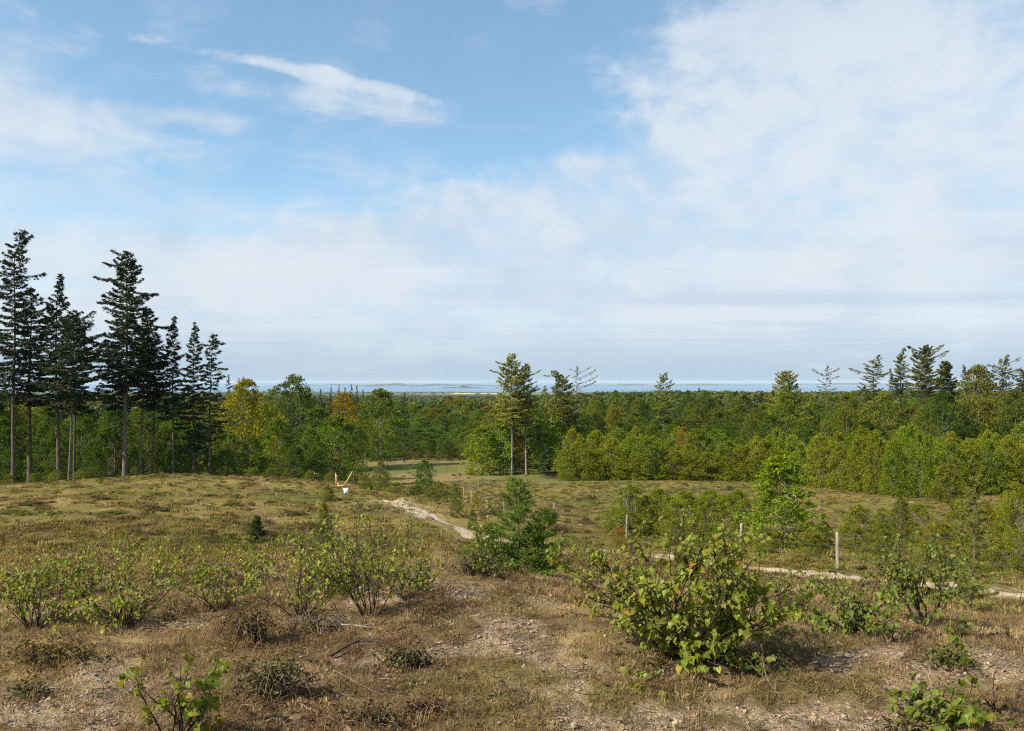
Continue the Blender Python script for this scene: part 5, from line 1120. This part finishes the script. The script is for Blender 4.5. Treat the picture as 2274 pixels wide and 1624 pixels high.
def timber_frame():
    Y = gY(768, 1084, 45, 75); k = Y / F; x = xu(768, Y); z = h1(x, Y); root = thing('timber_frame', 'slanting frame of raw timber beams behind the white notice board', 'timber frame', (x, Y, z))
    def bar(nm, u0, v0, y0, u1, v1, y1, w, d):
        a = np.array([xu(u0, Y + y0), Y + y0, -(v0 - VH) / F * (Y + y0)]) - np.array([x, Y, z]); c = np.array([xu(u1, Y + y1), Y + y1, -(v1 - VH) / F * (Y + y1)]) - np.array([x, Y, z])
        L_ = np.linalg.norm(c - a); b = MB(); b.box((0, 0, 0), (w, d, L_)); o = meshobj(nm, b.mesh(nm, [M['newwood']]), root); o.location = (a + c) / 2; o.rotation_euler = Vector(c - a).to_track_quat('Z', 'Y').to_euler()
    zb = h1(x, Y); vb = VH - zb / Y * F
    bar('post', 747.5, vb + 2, .4, 746, 1052, .4, .09, .09); bar('post', 786, vb + 1, .5, 784.5, 1049, .5, .06, .06)
    bar('rail', 744, vb - 3.5, 0, 788, vb - 8.5, .35, .08, .08); bar('brace', 764, vb - 5, .12, 783, 1047, .42, .075, .09); bar('stub', 754, vb - 1, .3, 750, vb - 12, .4, .07, .07)
timber_frame()

# ------------------------------------------------------------------ the air between here and the islands
def haze():
    m, nd, L = new_mat('haze_air'); v = nd('ShaderNodeVolumePrincipled'); v.inputs['Density'].default_value = 4.2e-5; v.inputs['Color'].default_value = (.70, .85, 1.0, 1); v.inputs['Anisotropy'].default_value = .0
    o = nd('ShaderNodeOutputMaterial'); L(v.outputs[0], o.inputs['Volume'])
    b = MB(); b.box((0, 28000, -34.5), (110000, 66000, 125)); ob = meshobj('haze', b.mesh('haze', [m])); tag(ob, 'thin blue haze over the coast and the sea', 'haze', kind='stuff')
haze()
print('leaf objects', LEAF_OBJECTS)

# ------------------------------------------------------------------ twigs, straws and chips strewn on the turf
def litter():
    r = np.random.default_rng(61); src = []
    for i in range(4):
        b = MB(); b.tube(walk(r, np.array([-.06, 0, .006]), np.array([1., 0, 0]), .13, 6, .22), np.linspace(.0022, .001, 7), 4)
        src.append(b.mesh('twig', [M['tuft']]))
    for i in range(3):
        v, q = LTC[i]; src.append(mesh_np('dead_leaf', v * .03 + np.array([0, 0, .006]), q, [M['tuft']], True))
    for i in range(3):
        b = MB(); d = unit(10, r) * np.array([.014, .010, .006]) * r.uniform(.7, 1.2, (10, 1)); a = np.arange(6) * math.pi / 3
        v = np.vstack([np.stack([np.cos(a) * .013, np.sin(a) * .010, 0 * a], 1), np.stack([np.cos(a + .3) * .009, np.sin(a + .3) * .007, 0 * a + .008], 1)]) + r.normal(0, .0018, (12, 3)); k = np.arange(6)
        b.add(v, np.stack([k, (k + 1) % 6, (k + 1) % 6 + 6, k + 6], 1)); b.add(v[6:], [[0, 1, 2, 3], [0, 3, 4, 5]]); src.append(b.mesh('chip', [M['tuft']]))
    n = 7000; y = r.uniform(2.4, 10, n); x = r.uniform(-1, 1, n) * (.75 * y + 1); z = H(x, y) + .002
    idx = r.choice(10, n, p=[.17] * 4 + [.09] * 3 + [.0166666] * 2 + [.0166668]); c = np.array([[.24, .17, .10], [.10, .06, .04], [.33, .26, .16], [.15, .10, .06]])[r.integers(0, 4, n)] * r.uniform(.7, 1.2, (n, 1)); c[idx > 6] = np.array([.38, .31, .23]) * r.uniform(.6, 1.2, ((idx > 6).sum(), 1))
    s = r.uniform(.5, 1.5, n); scatter('litter', 'dry twigs, dead leaves and pale chips strewn over the turf', 'litter', np.stack([x, y, z], 1), np.stack([r.normal(0, .2, n), r.normal(0, .2, n), r.uniform(0, 6.28, n)], 1), np.stack([s, s, s], 1), idx, c, src)
litter()

# ------------------------------------------------------------------ loose clods of sand on the bare spots
def clods():
    r = np.random.default_rng(71); src = []
    for i in range(4):
        a = np.arange(7) * 2 * math.pi / 7; v = []
        for zz, rr in ((-.3, .9), (.25, 1.0), (.6, .6)): v.append(np.stack([np.cos(a) * rr, np.sin(a) * rr * .8, 0 * a + zz], 1))
        v = np.vstack(v + [np.array([[0, 0, .75]])]) * .012 + r.normal(0, .0022, (22, 3)); k = np.arange(7); b = MB()
        b.add(v, np.vstack([np.stack([k + o_, (k + 1) % 7 + o_, (k + 1) % 7 + o_ + 7, k + o_ + 7], 1) for o_ in (0, 7)]), np.stack([k + 14, (k + 1) % 7 + 14, np.full(7, 21)], 1)); src.append(b.mesh('clod', [M['tuft']]))
    n = 90000; y = r.uniform(2.4, 9, n); x = r.uniform(-1, 1, n) * (.75 * y + 1); sd = sand_mask(x, y); k = r.random(n) < np.clip((sd - .22) * 1.0, 0, .5); x, y = x[k], y[k]; n = len(x)
    s_ = .25 + r.random(n) ** 2.5 * .95; c = np.array([.40, .295, .195]) * r.uniform(.6, 1.3, (n, 1))
    scatter('sand_clods', 'loose crumbs and clods of pale sand on the bare spots', 'sand', np.stack([x, y, H(x, y) - .016], 1), np.stack([r.normal(0, .3, n), r.normal(0, .3, n), r.uniform(0, 6.28, n)], 1), np.stack([s_ * 1.15, s_, s_ * .75], 1), r.integers(0, 4, n), c, src)
clods()
